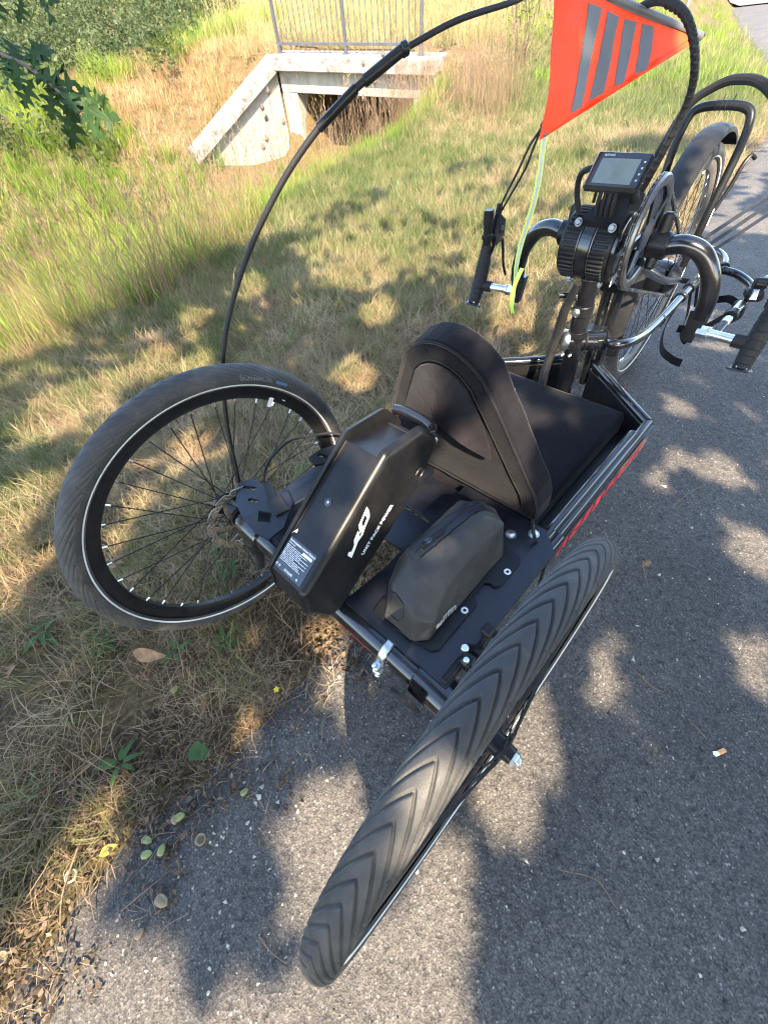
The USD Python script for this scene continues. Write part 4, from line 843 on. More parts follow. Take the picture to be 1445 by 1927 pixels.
obj('left_grip_hose', front(cat(tube([(.0, .135, .68), (.025, .12, .747), (.046, .10, .812), (.062, .08, .879), (.054, .06, .93), (.026, .05, .972), (-.013, .05, .991), (-.049, .06, .987), (-.11, .07, .955), (-.155, .073, .90), (-.2, .076, .839)], .0062, 10, 8),
    tube([(-.2, .076, .839), (-.24, .108, .80), (-.28, .147, .749), (-.318, .165, .69), (-.332, .165, .66)], .0026, 8, 6), tube([(-.2, .076, .839), (-.232, .116, .80), (-.268, .158, .749), (-.31, .178, .69), (-.330, .176, .655)], .0026, 8, 6))), 'matt_black', bike)
hp = spline([(.025, .12, .747), (.046, .10, .812), (.062, .08, .879), (.054, .06, .93), (.026, .05, .972), (-.013, .05, .991)], 10)
obj('hose_wrap', front(cat([ringlathe([(-.003, .0061), (0, .0069), (.003, .0061)], hp[k], hp[k+1]-hp[k-1]+A([0, .004, .002]), 12) for k in range(2, len(hp)-1, 2)])), 'satin_black', bike)

# ------------------------------------------------------------------ bag on the deck plate
bag = thing('frame_bag', 'dusty black zipped frame bag lying on the right deck plate', 'bag')
bp_ = [(.121, .021, .375), (.184, .020, .375), (.203, .039, .375), (.201, .25, .375), (.186, .272, .375), (.112, .275, .375), (.100, .25, .375), (.100, .06, .375),
       (.103, .060, .425), (.118, .050, .440), (.172, .036, .425), (.200, .055, .41), (.187, .10, .443), (.186, .262, .443), (.150, .292, .430), (.108, .27, .435), (.098, .24, .44), (.098, .09, .452),
       (.108, .10, .474), (.124, .088, .474), (.150, .075, .462), (.168, .105, .468), (.166, .235, .472), (.138, .252, .474), (.110, .235, .474), (.13, .12, .482), (.135, .22, .484), (.15, .15, .481)]
bagm = smoothed(hull(bp_), 10, .005)
bagm.vertices = bagm.vertices+((meshkit.fbm(bagm.vertices*24, 3, 6)-.5)*.004)[:, None]*bagm.vertex_normals
bagm.vertices[:, 2] = np.maximum(bagm.vertices[:, 2], .3725)
obj('bag_body', bagm, 'bag_cloth', bag, smooth=50)
from trimesh.proximity import closest_point
def onbag(p, lift=.0):
    q, d, f = closest_point(bagm, np.atleast_2d(p)); return q+bagm.face_normals[f]*lift
zc = onbag(spline([(.124, .098, .50), (.128, .14, .50), (.137, .20, .50), (.146, .25, .49), (.152, .275, .46)], 8), .0006)
obj('zip_tape', ribbon(zc, np.tile(A([.011, -.003, 0]), (len(zc), 1)), .0012), 'zip_tape', bag, smooth=40)
obj('zip_teeth', tube(onbag(zc, .0016), .0016, 6, 1), 'matt_black', bag)
for s in (-1, 1): obj('zip_edge', tube(onbag(zc+A([.0125, -.003, 0])*s, .0008), .0011, 5, 1), 'satin_black', bag)
obj('zip_garage', hull(list(onbag(A([(.112, .092, .5), (.136, .084, .5), (.118, .112, .5), (.140, .106, .5)]), .003))+list(onbag(A([(.108, .09, .5), (.140, .08, .5), (.114, .118, .5), (.145, .112, .5)]), -.001))), 'bag_cloth', bag, smooth=40)
zp = onbag(A([(.131, .116, .5), (.133, .136, .5), (.137, .160, .5)]), .0065)
obj('zip_pull', cat(tube(zp[1:], .0032, 10, 1), box(zp[0], (.008, .010, .005), .001)), 'satin_black', bag)
obj('pull_cord', cat(tube(np.vstack([zp[0]+A([.002, 0, 0]), (zp[0]+zp[1])/2+A([.003, 0, .002]), zp[1]]), .0011, 6, 3), tube(np.vstack([zp[0]-A([.003, 0, 0]), (zp[0]+zp[1])/2-A([.003, 0, -.002]), zp[1]]), .0011, 6, 3), box((zp[0]+zp[1])/2, (.008, .006, .003), .001)), 'slate_cord', bag)
pt = onbag(A([(.118, .02, .44), (.130, .018, .455), (.150, .012, .455), (.155, .005, .42), (.148, .0, .40), (.122, .005, .40)]), .0012)
obj('moulded_patch', tube(np.vstack([pt, pt[:1]]), .0013, 6, 1), 'bag_cloth', bag)
tm = meshkit.text_mesh('tailfin', .014, .0006, True); tv = tm.vertices.copy(); tv[:, 0] += .22*tv[:, 1]
raw = A([.24, .058, .386])+tv[:, :1]*A([0, 1., 0])+tv[:, 1:2]*A([-.05, 0, 1.]); base_, _, fi = closest_point(bagm, raw)
obj('lettering', trimesh.Trimesh(base_+bagm.face_normals[fi]*(.0004+tv[:, 2:]), tm.faces, process=False), 'grey_print', bag, smooth=False)

# ------------------------------------------------------------------ flag on its whip
flag = thing('safety_flag', 'orange pennant with four grey stripes on a bent black whip pole', 'flag')
PP = A([[-.355, .044, .376], [-.376, .084, .503], [-.375, .126, .617], [-.355, .169, .706], [-.321, .227, .795], [-.272, .284, .873], [-.23, .337, .926], [-.193, .381, .959], [-.158, .435, .986], [-.125, .508, 1.004], [-.105, .61, 1.013], [-.12, .732, 1.031], [-.068, .873, .995], [.015, 1.048, .942]])
PP[11] = A([-.1005, .715, 1.0245])
obj('lower_pole', tube(PP[:9], .0045, 12, 8), 'matt_black', flag)
obj('upper_pole', tube(PP[8:], [.0034, .0034, .0032, .0030, .0028, .0026], 12, 8), 'matt_black', flag)
dj = (PP[8]-PP[7])/np.linalg.norm(PP[8]-PP[7])
obj('pole_sleeve', cat(cyl(PP[7]+dj*.012, PP[8], .0066, 16, ch=.001), cyl(PP[8]-dj*.001, PP[8]+(PP[9]-PP[8])*.12, .0078, 16, ch=.002), tube(PP[6:8], .0062, 12, 4)), 'satin_black', flag)
V1, V2, V3 = A([.016, 1.04, .940]), A([-.056, .655, .869]), A([-.121, .734, 1.033])
e1, e2 = V1-V3, V2-V3; fn = np.cross(e1, e2); fn /= np.linalg.norm(fn)
if fn@(CAM-V3) < 0: fn = -fn
def fpt(a_, b_, off=0.):
    a_, b_ = np.asarray(a_, float), np.asarray(b_, float)
    wv = .009*np.sin(a_*9+b_*4)*np.sqrt(np.clip(b_, 0, 1))+.004*np.sin(b_*11+a_*5)*b_*(1-a_)+.003*np.sin(a_*23-b_*3)*b_
    return V3+a_[..., None]*e1+b_[..., None]*e2+(wv+off)[..., None]*fn
def flag_patch(poly, off, thick):
    tv_, tf_ = trimesh.creation.triangulate_polygon(poly.segmentize(.05), engine='earcut'); mm = trimesh.Trimesh(np.column_stack([tv_, 0*tv_[:, 0]]), tf_)
    for _ in range(3): mm = mm.subdivide()
    q = mm.vertices[:, :2]; t_, b_ = fpt(q[:, 0], q[:, 1], off+thick/2), fpt(q[:, 0], q[:, 1], off-thick/2); f = mm.faces
    if np.cross(t_[f[0][1]]-t_[f[0][0]], t_[f[0][2]]-t_[f[0][0]])@fn < 0: f = f[:, ::-1]
    e = trimesh.Trimesh(t_, f, process=False); bd = e.edges[trimesh.grouping.group_rows(e.edges_sorted, require_count=1)]; n_ = len(t_)
    return trimesh.Trimesh(np.vstack([t_, b_]), np.vstack([f, f[:, ::-1]+n_, np.stack([bd[:, 0], bd[:, 0]+n_, bd[:, 1]+n_], 1), np.stack([bd[:, 0], bd[:, 1]+n_, bd[:, 1]], 1)]), process=False)
tri = Polygon([(0, 0), (1, 0), (0, 1)]).buffer(-.004, join_style=2).buffer(.004, 3)
obj('pennant', flag_patch(tri, 0, .0008), 'flag_orange', flag, smooth=40)
hem = tri.difference(tri.buffer(-.022))
obj('hem', flag_patch(Polygon([(.0, .93), (.028, .965), (.98, .012), (.94, .0125)]), .0, .0016), 'flag_orange', flag, smooth=40)
for q in ([(.195, .096), (.279, .088), (.262, .4), (.23, .721), (.161, .788), (.188, .4)], [(.323, .09), (.399, .087), (.386, .35), (.353, .594), (.278, .664), (.312, .36)], [(.44, .081), (.522, .073), (.505, .3), (.467, .5), (.409, .544), (.437, .3)], [(.559, .069), (.634, .065), (.630, .22), (.607, .371), (.534, .435), (.556, .25)]):
    obj('stripe', cat(flag_patch(Polygon(q), .0009, .0007), flag_patch(Polygon(q), -.0009, .0007)), 'flag_grey', flag, smooth=40)
obj('sleeve', tube(np.vstack([V3+e1*t_+fn*.0 for t_ in np.linspace(.02, .985, 9)]), .0062, 12, 3), 'flag_grey', flag)
obj('sleeve_band', flag_patch(Polygon([(.01, .004), (.985, .004), (.96, .03), (.01, .03)]), .0012, .0012), 'matt_black', flag, smooth=40)
gp = fpt(A([.035]), A([.935]))[0]
obj('eyelet', ringlathe([(-.0012, .0032), (.0012, .0032), (.0012, .0055), (-.0012, .0055)], gp, fn, 18), 'dark_steel', flag)
rib = thing('ribbon', parent=flag)
dwn = -G; 
def rpath(L, amp, x0): 
    t_ = np.linspace(0, 1, 40); hor = np.cross(G, fn); hor /= np.linalg.norm(hor); bk = np.cross(hor, G)
    return t_, hor, bk
t_, hor, bk = rpath(.3, 0, 0)
cR = gp+dwn*(.006+.300*t_)[:, None]+hor*(.004*np.sin(t_*9)*t_)[:, None]+bk*(.006*np.sin(t_*7))[:, None]
tw_ = .5*np.sin(t_*5.)*t_
wR = np.cos(tw_)[:, None]*hor+np.sin(tw_)[:, None]*bk
obj('ribbon_band', ribbon(cR, wR*.0062, .0006), 'ribbon_lime', rib, smooth=40)
obj('ribbon_reflex', cat(ribbon(cR+np.cross(wR, dwn)*.0005, wR*.0034, .0005), ribbon(cR-np.cross(wR, dwn)*.0005, wR*.0034, .0005)), 'ribbon_silver', rib, smooth=40)
t3 = np.linspace(0, 1, 22); side = -hor if (A([-.72, -.48, 0])@hor) > 0 else hor
loop = cR[-1]+G*(t3*.10)[:, None]-side*(.0*t3)[:, None]+hor*(-.016*np.sin(t3*np.pi*.9))[:, None]*(1 if hor@r2 > 0 else -1)+bk*(.003+.006*t3)[:, None]
obj('ribbon_tail', ribbon(loop, np.tile(bk*.004+hor*.0015, (22, 1)), .0006), 'ribbon_lime', rib, smooth=40)

# ------------------------------------------------------------------ grass and plants
def blades(n, r, h, w, lean, curl, seed, segs=3, flatten=0., wave=.15):
    """n tapering bent strips growing from a disc of radius r; h, w ranges; lean and curl in radians"""
    g = np.random.default_rng(seed)
    q, a = r*np.sqrt(g.random(n)), g.random(n)*2*np.pi
    base = np.stack([q*np.cos(a), q*np.sin(a), np.full(n, -.008)], 1)
    az = g.random(n)*2*np.pi; H = g.uniform(*h, n); Wd = g.uniform(*w, n)
    th0 = np.abs(g.normal(0, lean, n))+flatten*g.random(n); cu = g.uniform(.2, 1, n)*curl; bend = g.normal(0, wave, n)
    pts = [base]; d = None
    for k in range(segs):
        th = th0+cu*(k+.5)/segs; azk = az+bend*k*2
        th = np.minimum(th, 1.9)
        d = np.stack([np.sin(th)*np.cos(azk), np.sin(th)*np.sin(azk), np.cos(th)], 1)
        nx_ = pts[-1]+d*(H/segs)[:, None]; nx_[:, 2] = np.maximum(nx_[:, 2], .002+.008*g.random(n)*(k+1)); pts.append(nx_)
    tw = az+np.pi/2+g.normal(0, .5, n); side = np.stack([np.cos(tw), np.sin(tw), g.normal(0, .25, n)], 1)
    V, F = [], []
    m = 2*segs+1
    for k in range(segs+1):
        ww = Wd*(1-.15*k-.0 if k < segs else 0)*(.8 if k == 0 else 1)
        if k < segs: V += [pts[k]-side*ww[:, None]/2, pts[k]+side*ww[:, None]/2]
        else: V += [pts[k]]
    V = np.stack(V, 1).reshape(-1, 3); b = (np.arange(n)*m)[:, None]
    for k in range(segs-1): F += [b+[2*k, 2*k+1, 2*k+3], b+[2*k, 2*k+3, 2*k+2]]
    F += [b+[2*segs-2, 2*segs-1, 2*segs]]
    return trimesh.Trimesh(V, np.vstack(F), process=False)
def leaflets(n, r, h, size, seed, updown=.8):
    """small pointed leaves scattered through a low clump"""
    g = np.random.default_rng(seed); q, a = r*np.sqrt(g.random(n)), g.random(n)*2*np.pi
    c = np.stack([q*np.cos(a), q*np.sin(a), h*g.random(n)**.7*(1-.5*(q/r)**2)], 1)
    d = g.normal(size=(n, 3)); d[:, 2] = d[:, 2]*.5+.2; d /= np.linalg.norm(d, axis=1, keepdims=True)
    s = np.cross(d, g.normal(size=(n, 3))); s /= np.linalg.norm(s, axis=1, keepdims=True); L = g.uniform(*size, n)[:, None]
    V = np.stack([c-d*L*.5, c+s*L*.26, c+d*L*.5, c-s*L*.26], 1).reshape(-1, 3); b = (np.arange(n)*4)[:, None]
    return trimesh.Trimesh(V, np.vstack([b+[0, 1, 2], b+[0, 2, 3]]), process=False)
def stems(n, r, h, seed, head=.09, lean=.16, w=.0024, headw=.011):
    """tall dry stalks with loose seed heads"""
    g = np.random.default_rng(seed); st = blades(n, r, h, (w*.8, w*1.3), lean, .35, seed, segs=4, wave=.05)
    m = 9; tips = st.vertices.reshape(n, m, 3)[:, -1]; prev = st.vertices.reshape(n, m, 3)[:, -3]
    parts = [st]
    k = 7
    d = tips-prev; d /= np.linalg.norm(d, axis=1, keepdims=True)
    for i in range(k):
        c = tips-d*head*(1-i/k)*g.uniform(.8, 1.1, n)[:, None]; o = g.normal(size=(n, 3))*headw*.55; o[:, 2] *= .5
        e = d*head*.2+o; s = np.cross(d, g.normal(size=(n, 3))); s /= np.linalg.norm(s, axis=1, keepdims=True)
        V = np.stack([c, c+e*.6+s*headw*.2, c+e*1.4, c+e*.6-s*headw*.2], 1).reshape(-1, 3); b = (np.arange(n)*4)[:, None]
        parts.append(trimesh.Trimesh(V, np.vstack([b+[0, 1, 2], b+[0, 2, 3]]), process=False))
    return trimesh.util.concatenate(parts)
def scatter(name, protos, P, seed, smin, smax, label, cat_, tilt=.1, idx=None, pos_scale=None):
    """many copies that nobody could count: one PointInstancer"""
    g = np.random.default_rng(seed); n = len(P)
    pi = UsdGeom.PointInstancer.Define(stage, numbered('/World', name)); base = str(pi.GetPath())
    for k, (m, mt) in enumerate(protos):
        usdkit.mesh(stage, f'{base}/clump_{k:03d}', m, MAT[mt], smooth=False); pi.GetPrototypesRel().AddTarget(f'{base}/clump_{k:03d}')
    idx = g.integers(0, len(protos), n) if idx is None else idx
    pi.CreateProtoIndicesAttr(Vt.IntArray.FromNumpy(idx.astype(np.int32)))
    pi.CreatePositionsAttr(Vt.Vec3fArray.FromNumpy(P.astype(np.float32)))
    s = g.uniform(smin, smax, n); s = s*pos_scale if pos_scale is not None else s
    pi.CreateScalesAttr(Vt.Vec3fArray.FromNumpy(np.stack([s, s, s*g.uniform(.85, 1.15, n)], 1).astype(np.float32)))
    yw = g.random(n)*2*np.pi; ta, tm_ = g.random(n)*2*np.pi, g.normal(0, tilt, n)/2
    qz = np.stack([np.cos(yw/2), 0*yw, 0*yw, np.sin(yw/2)], 1); qt = np.stack([np.cos(tm_), np.sin(tm_)*np.cos(ta), np.sin(tm_)*np.sin(ta), 0*ta], 1)
    w0, x0, y0, z0 = qt.T; w1, x1, y1, z1 = qz.T
    q = np.stack([w0*w1-x0*x1-y0*y1-z0*z1, w0*x1+x0*w1+y0*z1-z0*y1, w0*y1-x0*z1+y0*w1+z0*x1, w0*z1+x0*y1-y0*x1+z0*w1], 1)
    pi.CreateOrientationsAttr(Vt.QuathArray([Gf.Quath(float(a), float(b), float(c), float(d)) for a, b, c, d in q]))
    tag(pi.GetPrim(), label, cat_, kind='stuff'); return pi
def sample(n, x0, x1, y0, y1, seed, keep):
    g = np.random.default_rng(seed); x, y = g.uniform(x0, x1, n), g.uniform(y0, y1, n); k = keep(x, y, g); x, y = x[k], y[k]
    return x, y
def on_ground(x, y, dz=0.):
    z = ground(x, y)+dz; w = (x-HP[0])*HN[0]+(y-HP[1])*HN[1]; u = (x-HP[0])*HU[0]+(y-HP[1])*HU[1]
    lid = HP[2]+(-.07-((x-HP[0])*G[0]+(y-HP[1])*G[1]))/G[2]
    return np.stack([x, y, np.where((u > -.1) & (u < 3.0) & (w < -.30) & (w > -4.8), np.maximum(z, lid), z)], 1)
def dens(x, y, near, power=1.):   # thin out with distance
    r = np.hypot(x-.4, y+.2); return np.clip((near/np.maximum(r, .1))**power, 0, 1)
def greenness(x, y):
    p = np.stack([x*.55, y*.55, 0*x], -1); f = meshkit.fbm(p, 4, 21)
    return np.clip((f-.5)*2.8+.06+.34*sstep(1.0, 3.5, y)*sstep(-.5, -1.6, x)*(1-sstep(6, 12, y)*.2)-.25*sstep(-.75, -.15, x)+.25*sstep(5, 9, y), 0, 1)
def verge(x, y): return (x < path_left(y)-.03) & (x > verge_edge(y)-.35)
LITTER_HOLES = [(-.30, -.42, .17), (-.17, -.05, .13), (-.55, -.75, .15), (-.15, .35, .1), (-1.2, .55, .12)]
def soil_hole(x, y):
    k = np.ones_like(x)
    for a, b, r in LITTER_HOLES: k = np.minimum(k, np.clip((np.hypot(x-a, y-b)-r*.4)/r, .06, 1))
    return k*(.45+.55*sstep(.0, .15, path_left(y)-x))
# dry matted straw and short green tufts on the verge
straw = [(blades(34, .06, (.06, .15), (.0012, .0024), .75, 1.2, 100+k, 3, .5), 'straw') for k in range(5)]
mixed = [(blades(40, .055, (.05, .12), (.0013, .0027), .5, .9, 110+k, 3, .25), 'straw_green') for k in range(4)]
green = [(blades(36, .05, (.045, .12), (.0016, .0034), .4, .9, 120+k, 3, .1), 'grass_green') for k in range(4)]
fine = [(blades(46, .08, (.04, .11), (.0008, .0015), 1.1, 1.3, 130+k, 3, .8), 'straw') for k in range(3)]
protos = straw+mixed+green+fine
x, y = sample(46000, -5.5, .1, -1.5, 13, 1, lambda x, y, g: verge(x, y) & (g.random(len(x)) < dens(x, y, 3.6, 1.1)*soil_hole(x, y)))
g_ = np.random.default_rng(4); gr = greenness(x, y); u_ = g_.random(len(x)); n = len(x)
idx = np.where(u_ < gr*.55, 9+g_.integers(0, 4, n), np.where(u_ < gr*.62+.26, 5+g_.integers(0, 4, n), np.where(g_.random(n) < .45, 13+g_.integers(0, 3, n), g_.integers(0, 5, n))))
scatter('verge_grass', protos, on_ground(x, y), 5, .75, 1.25, 'short half dry grass on the verge beside the asphalt path', 'grass', .12, idx, np.clip(.9+.06*np.hypot(x, y), .9, 1.7))
# far verge to the right of the flag
x, y = sample(15000, -18, 6, 8, 40, 2, lambda x, y, g: ((x < path_left(y)-.1) | (x > path_left(y)+2.5)) & (x > verge_edge(y)-1.) & (g.random(len(x)) < dens(x, y, 9, 1.5)))
gr = greenness(x, y); u_ = g_.random(len(x)); n = len(x); idx = np.where(u_ < .62, 4+g_.integers(0, 4, n), g_.integers(0, 4, n))
scatter('far_verge_grass', [(blades(40, .13, (.08, .22), (.004, .007), .45, .9, 140+k), 'straw_green') for k in range(4)]+[(blades(40, .13, (.08, .22), (.004, .008), .4, .8, 150+k), 'grass_lush') for k in range(4)],
        on_ground(x, y), 6, .8, 1.5, 'sunlit green verge grass beyond the front wheel', 'grass', .1, idx)
# lush grass down in the ditch and on its far bank
def ditch(x, y, g): 
    d = verge_edge(y)-x; w = (x-HP[0])*HN[0]+(y-HP[1])*HN[1]; u = (x-HP[0])*HU[0]+(y-HP[1])*HU[1]
    return ((u > -.34-.41*np.maximum(w, -.6)) | (w > 2.2) | (u < -2.2)) & (d > .15) & (d < 7.4) & (x > -10.4-.9*np.maximum(0, y-5)) & (g.random(len(x)) < np.where((y > 2.6) & (d < 2.6) & (u < 3), .45, 1.)) & ((w > .35) | (u < -1.3)) & ~((w > 0) & (w < 2.0) & (u > -.6) & (u < -.0)) & ~((w > 0) & (w < 2.6) & (u > .0) & (u < 3.0) & (g.random(len(x)) < .72))
x, y = sample(24000, -17, -2.3, -6, 9, 3, lambda x, y, g: ditch(x, y, g) & (g.random(len(x)) < dens(x, y, 6.5, 1.3)))
scatter('ditch_grass', [(blades(44, .11, (.14, .36), (.003, .0065), .35, .8, 160+k), 'grass_lush') for k in range(5)]+[(blades(40, .1, (.12, .3), (.003, .006), .45, .9, 165+k), 'straw_green') for k in range(2)],
        on_ground(x, y), 7, .7, 1.3, 'bright yellow green grass filling the ditch', 'grass', .15, None, np.where((y > 2.4) & (verge_edge(y)-x < 4.5), .62, 1.))
# tall dry grass along the ditch edge and in front of the culvert
def edge_band(x, y, g):
    d = verge_edge(y)-x; w = (x-HP[0])*HN[0]+(y-HP[1])*HN[1]; u = (x-HP[0])*HU[0]+(y-HP[1])*HU[1]
    a = (d > -.15+.25*meshkit.noise(np.stack([x*2, y*2, 0*x], -1), 3)) & (d < 1.9) & (w > .15)
    b = (w > .15) & (w < 1.6) & (u > .2) & (u < 4.5) & (g.random(len(x)) < np.where(u < 2.5, .07, 1.))
    a = a & ~((w < 2.4) & (u > -.6) & (u < 2.7) & (g.random(len(x)) < .9)) & (g.random(len(x)) < np.where((y > 2.0) & (y < 5.6) & (w > .5), .22, 1.))
    return (a | b) & (g.random(len(x)) < dens(x, y, 4.2, .8))
x, y = sample(6500, -9, -1.6, -2.5, 8, 8, edge_band)
uq = np.random.default_rng(14).random(len(x)); yq = (y > 2.0); 
idx = np.where(uq < .58, g_.integers(0, 4, len(x)), np.where((uq < .76) & ~yq, 4+g_.integers(0, 3, len(x)), np.where(yq, g_.integers(0, 4, len(x)), 7+g_.integers(0, 3, len(x)))))
scatter('tall_dry_grass', [(stems(9, .10, (.42, .85), 170+k, head=.10, w=.0030, headw=.013), 'reed') for k in range(4)]+[(stems(8, .1, (.4, .8), 175+k, head=.09), 'tall_green') for k in range(3)]+[(blades(26, .12, (.25, .55), (.0022, .004), .35, .8, 178+k, 4), 'tall_straw') for k in range(3)],
        on_ground(x, y), 9, .75, 1.1, 'tall dry seeding grass along the near edge of the ditch', 'grass', .12, idx)
def bank(x, y, g):
    w = (x-HP[0])*HN[0]+(y-HP[1])*HN[1]; u = (x-HP[0])*HU[0]+(y-HP[1])*HU[1]
    return (u < -.34-.41*np.maximum(w, -.6)) & (u > -3.0) & (w > -.7) & (w < 2.6)
x, y = sample(2600, -12.5, -7.5, 2, 8.5, 44, bank)
scatter('bank_grass', [(blades(40, .12, (.08, .24), (.003, .006), .5, 1., 240+k, 3), 'bank_straw') for k in range(4)], on_ground(x, y), 45, .8, 1.3, 'short orange dry grass on the bank left of the wing wall', 'grass', .12)
# straw coloured field behind the railing and beside the culvert
def field(x, y, g):
    w = (x-HP[0])*HN[0]+(y-HP[1])*HN[1]; u = (x-HP[0])*HU[0]+(y-HP[1])*HU[1]
    crop_line = x < -9.7-.92*(y-5)
    return ((w < -.45) | (u > 3.4) | ((u < -.45) & (w < 2.6) & (w > -.6) & (x < -8.7))) & (x < verge_edge(y)-.1) & ~crop_line & (g.random(len(x)) < dens(x, y, 9, 1.4)) & ~((np.abs(u-1.35) < 1.9) & (w > -.9) & (w < .3))
x, y = sample(26000, -34, -3, 5.5, 38, 10, field)
u_ = np.random.default_rng(3).random(len(x)); wv = (x-HP[0])*HN[0]+(y-HP[1])*HN[1]; uu = (x-HP[0])*HU[0]+(y-HP[1])*HU[1]
idx = np.where(uu > 2.9, g_.integers(0, 5, len(x)), np.where(u_ < .75, 3+g_.integers(0, 4, len(x)), g_.integers(0, 3, len(x))))
scatter('field_grass', [(stems(12, .15, (.4, .8), 180+k, head=.11, w=.0034, headw=.016), 'field_straw') for k in range(3)]+[(blades(40, .16, (.14, .36), (.004, .008), .4, .9, 185+k, 3), 'field_straw') for k in range(2)]+[(blades(40, .16, (.12, .3), (.004, .008), .4, .9, 188+k, 3), 'straw_green') for k in range(2)],
        on_ground(x, y), 11, .75, 1.25, 'pale straw coloured grass behind the railing and culvert', 'grass', .12, idx)
# dark leafy crop on the slope at the top left
def crop(x, y, g):
    d = verge_edge(y)-x
    return (d > 4.9+1.6*(meshkit.noise(np.stack([x*.8, y*.8, 0*x], -1), 12)-.5)) & (x < np.where(y < 3.2, -6.0, -10.0)-.92*np.maximum(0, y-5))
x, y = sample(30000, -70, -8.5, -16, 60, 12, lambda x, y, g: crop(x, y, g) & (g.random(len(x)) < dens(x, y, 13, 1.5)) & (y < 55))
scatter('crop_field', [(trimesh.util.concatenate([leaflets(110, .26, .34, (.035, .075), 190+k), blades(14, .2, (.2, .4), (.003, .006), .4, .6, 195+k)]), 'crop_leaf') for k in range(5)],
        on_ground(x, y), 13, .8, 1.5, 'dark green leafy crop on the slope above the ditch', 'crop', .12, None, np.clip(.8+.02*np.hypot(x, y), 1, 2.2))

# oak: trunk and limbs behind the camera, crown that shades the path, one drooping sprig in view on the left
oak = thing('oak_tree', 'oak with dark lobed leaves hanging in at the top left', 'tree')
TB = A([7.6, -2.6, 0.]); TB[2] = float(ground(7.6, -2.6))-.05
obj('trunk', tube([TB, TB+A([-.03, .02, 1.5]), TB+A([-.1, .1, 3.0]), TB+A([-.2, .3, 4.6]), TB+A([-.4, .5, 6.2])], [.34, .27, .24, .19, .12], 16, 5), 'bark', oak)
for p, r in (([TB+A([-.2, .2, 2.9]), A([6.4, -5.0, 3.6]), A([3.2, -5.6, 4.2]), A([.2, -5.3, 4.4]), A([-2.3, -3.8, 3.7]), A([-3.0, -1.7, 2.6]), A([-2.75, -.3, 1.7]), A([-2.10, .309, 1.156])], [.15, .12, .10, .08, .055, .03, .015, .007]),
             ([TB+A([-.4, .45, 4.2]), A([6.0, -.6, 4.8]), A([4.6, 1.6, 5.0]), A([3.4, 2.6, 4.6])], [.12, .08, .04, .012]), ([TB+A([-.5, .5, 4.6]), A([6.6, .4, 5.4]), A([6.2, 2.6, 5.6])], [.12, .08, .02]),
             ([TB+A([-.2, .2, 3.2]), A([6.0, -4.0, 3.7]), A([4.4, -4.3, 3.8]), A([2.8, -3.9, 3.7])], [.12, .08, .04, .012]), ([TB+A([-.8, .8, 5.6]), A([6.0, -2.0, 6.3]), A([5.4, -1.2, 6.4])], [.1, .05, .02])):
    obj('limb', tube(p, r, 10, 6), 'bark', oak)
SPOTS = [(.01, -.06, .035), (.2, -.27, .04), (.22, -.33, .03), (.36, .18, .03), (.405, .10, .04), (.43, .0, .035), (.455, .38, .012), (.475, .32, .015), (.44, 1.19, .045), (.36, 1.15, .02), (.63, .92, .05), (.68, .6, .02), (.21, 1.96, .02), (.3, 1.04, .01),
         (.44, -.2, .035), (.46, -.26, .04), (.47, -.33, .05), (.40, -.40, .02), (.0, -.77, .06), (.09, -.72, .05), (.19, -.66, .04), (.27, -.60, .03), (-.09, -.75, .03), (.33, -.52, .02), (-.07, -.28, .01), (-.16, -.62, .02),
         (-.63, 5.03, .25), (-.08, 3.53, .10), (-1.32, -.4, .08), (-1.82, -.1, .10), (-1.84, .14, .08), (-1.84, .37, .07), (-1.65, .5, .05), (-.93, .89, .05), (-1.9, 2.87, .12), (-1.86, 2.05, .08), (-3.09, 2.52, .1), (-.98, -.55, .06), (-2.65, 4.56, .2), (-.85, -.2, .01), (-.18, .3, .01), (-.13, -.02, .01), (.22, 1.43, .01),
         (-1.1, .15, .02), (-1.25, 1.35, .05), (-1.6, 3.7, .10), (-.55, 3.0, .06), (-1.0, 4.6, .12), (.35, 2.7, .05), (.05, 2.2, .03), (-.65, 1.6, .03), (-2.2, 1.2, .08), (-2.15, .8, .05), (-1.5, -.9, .07), (.62, 1.6, .03), (.6, 3.2, .08), (-2.3, 3.6, .12)]
def leaf_poly(n, C, D, S, L, wd):
    """simple lobed leaves: 8 points around a mid rib, slightly folded"""
    nrm = np.cross(D, S); pr = [(0, 0), (.18, .10), (.34, .30), (.46, .16), (.62, .36), (.74, .18), (.86, .24), (1., .0)]
    P = [C+D*L*a+S*L*b*wd+nrm*L*(.12*b) for a, b in pr]+[C+D*L*a-S*L*b*wd+nrm*L*(.12*b) for a, b in pr[1:-1][::-1]]
    V = np.stack(P, 1).reshape(-1, 3); k = len(P); b_ = (np.arange(n)*k)[:, None]; F = []
    for i in range(1, 7): F += [b_+[0 if i == 1 else i-0, i, i+1]] if False else []
    up_i = list(range(0, 8)); lo_i = [0]+list(range(k-1, 7, -1))+[7]
    for i in range(7):
        if i == 0: F += [b_+[0, up_i[1], lo_i[1]]]
        elif i == 6: F += [b_+[up_i[6], 7, lo_i[6]]]
        else: F += [b_+[up_i[i], up_i[i+1], lo_i[i+1]], b_+[up_i[i], lo_i[i+1], lo_i[i]]]
    return trimesh.Trimesh(V, np.vstack(F), process=False)
SHADE = Polygon([(-2.75, -2.2), (-2.55, .2), (-2.9, .5), (-3.1, 1.2), (-2.8, 1.9), (-3.0, 3.0), (-2.6, 5.0), (-1.0, 5.6), (1.5, 6.0), (4.5, 5.0), (4.5, -3.0), (-.5, -3.4)])
g = np.random.default_rng(31); N = 52000
bx = SHADE.bounds; gxs, gys = g.uniform(bx[0], bx[2], N), g.uniform(bx[1], bx[3], N)
from shapely import contains_xy
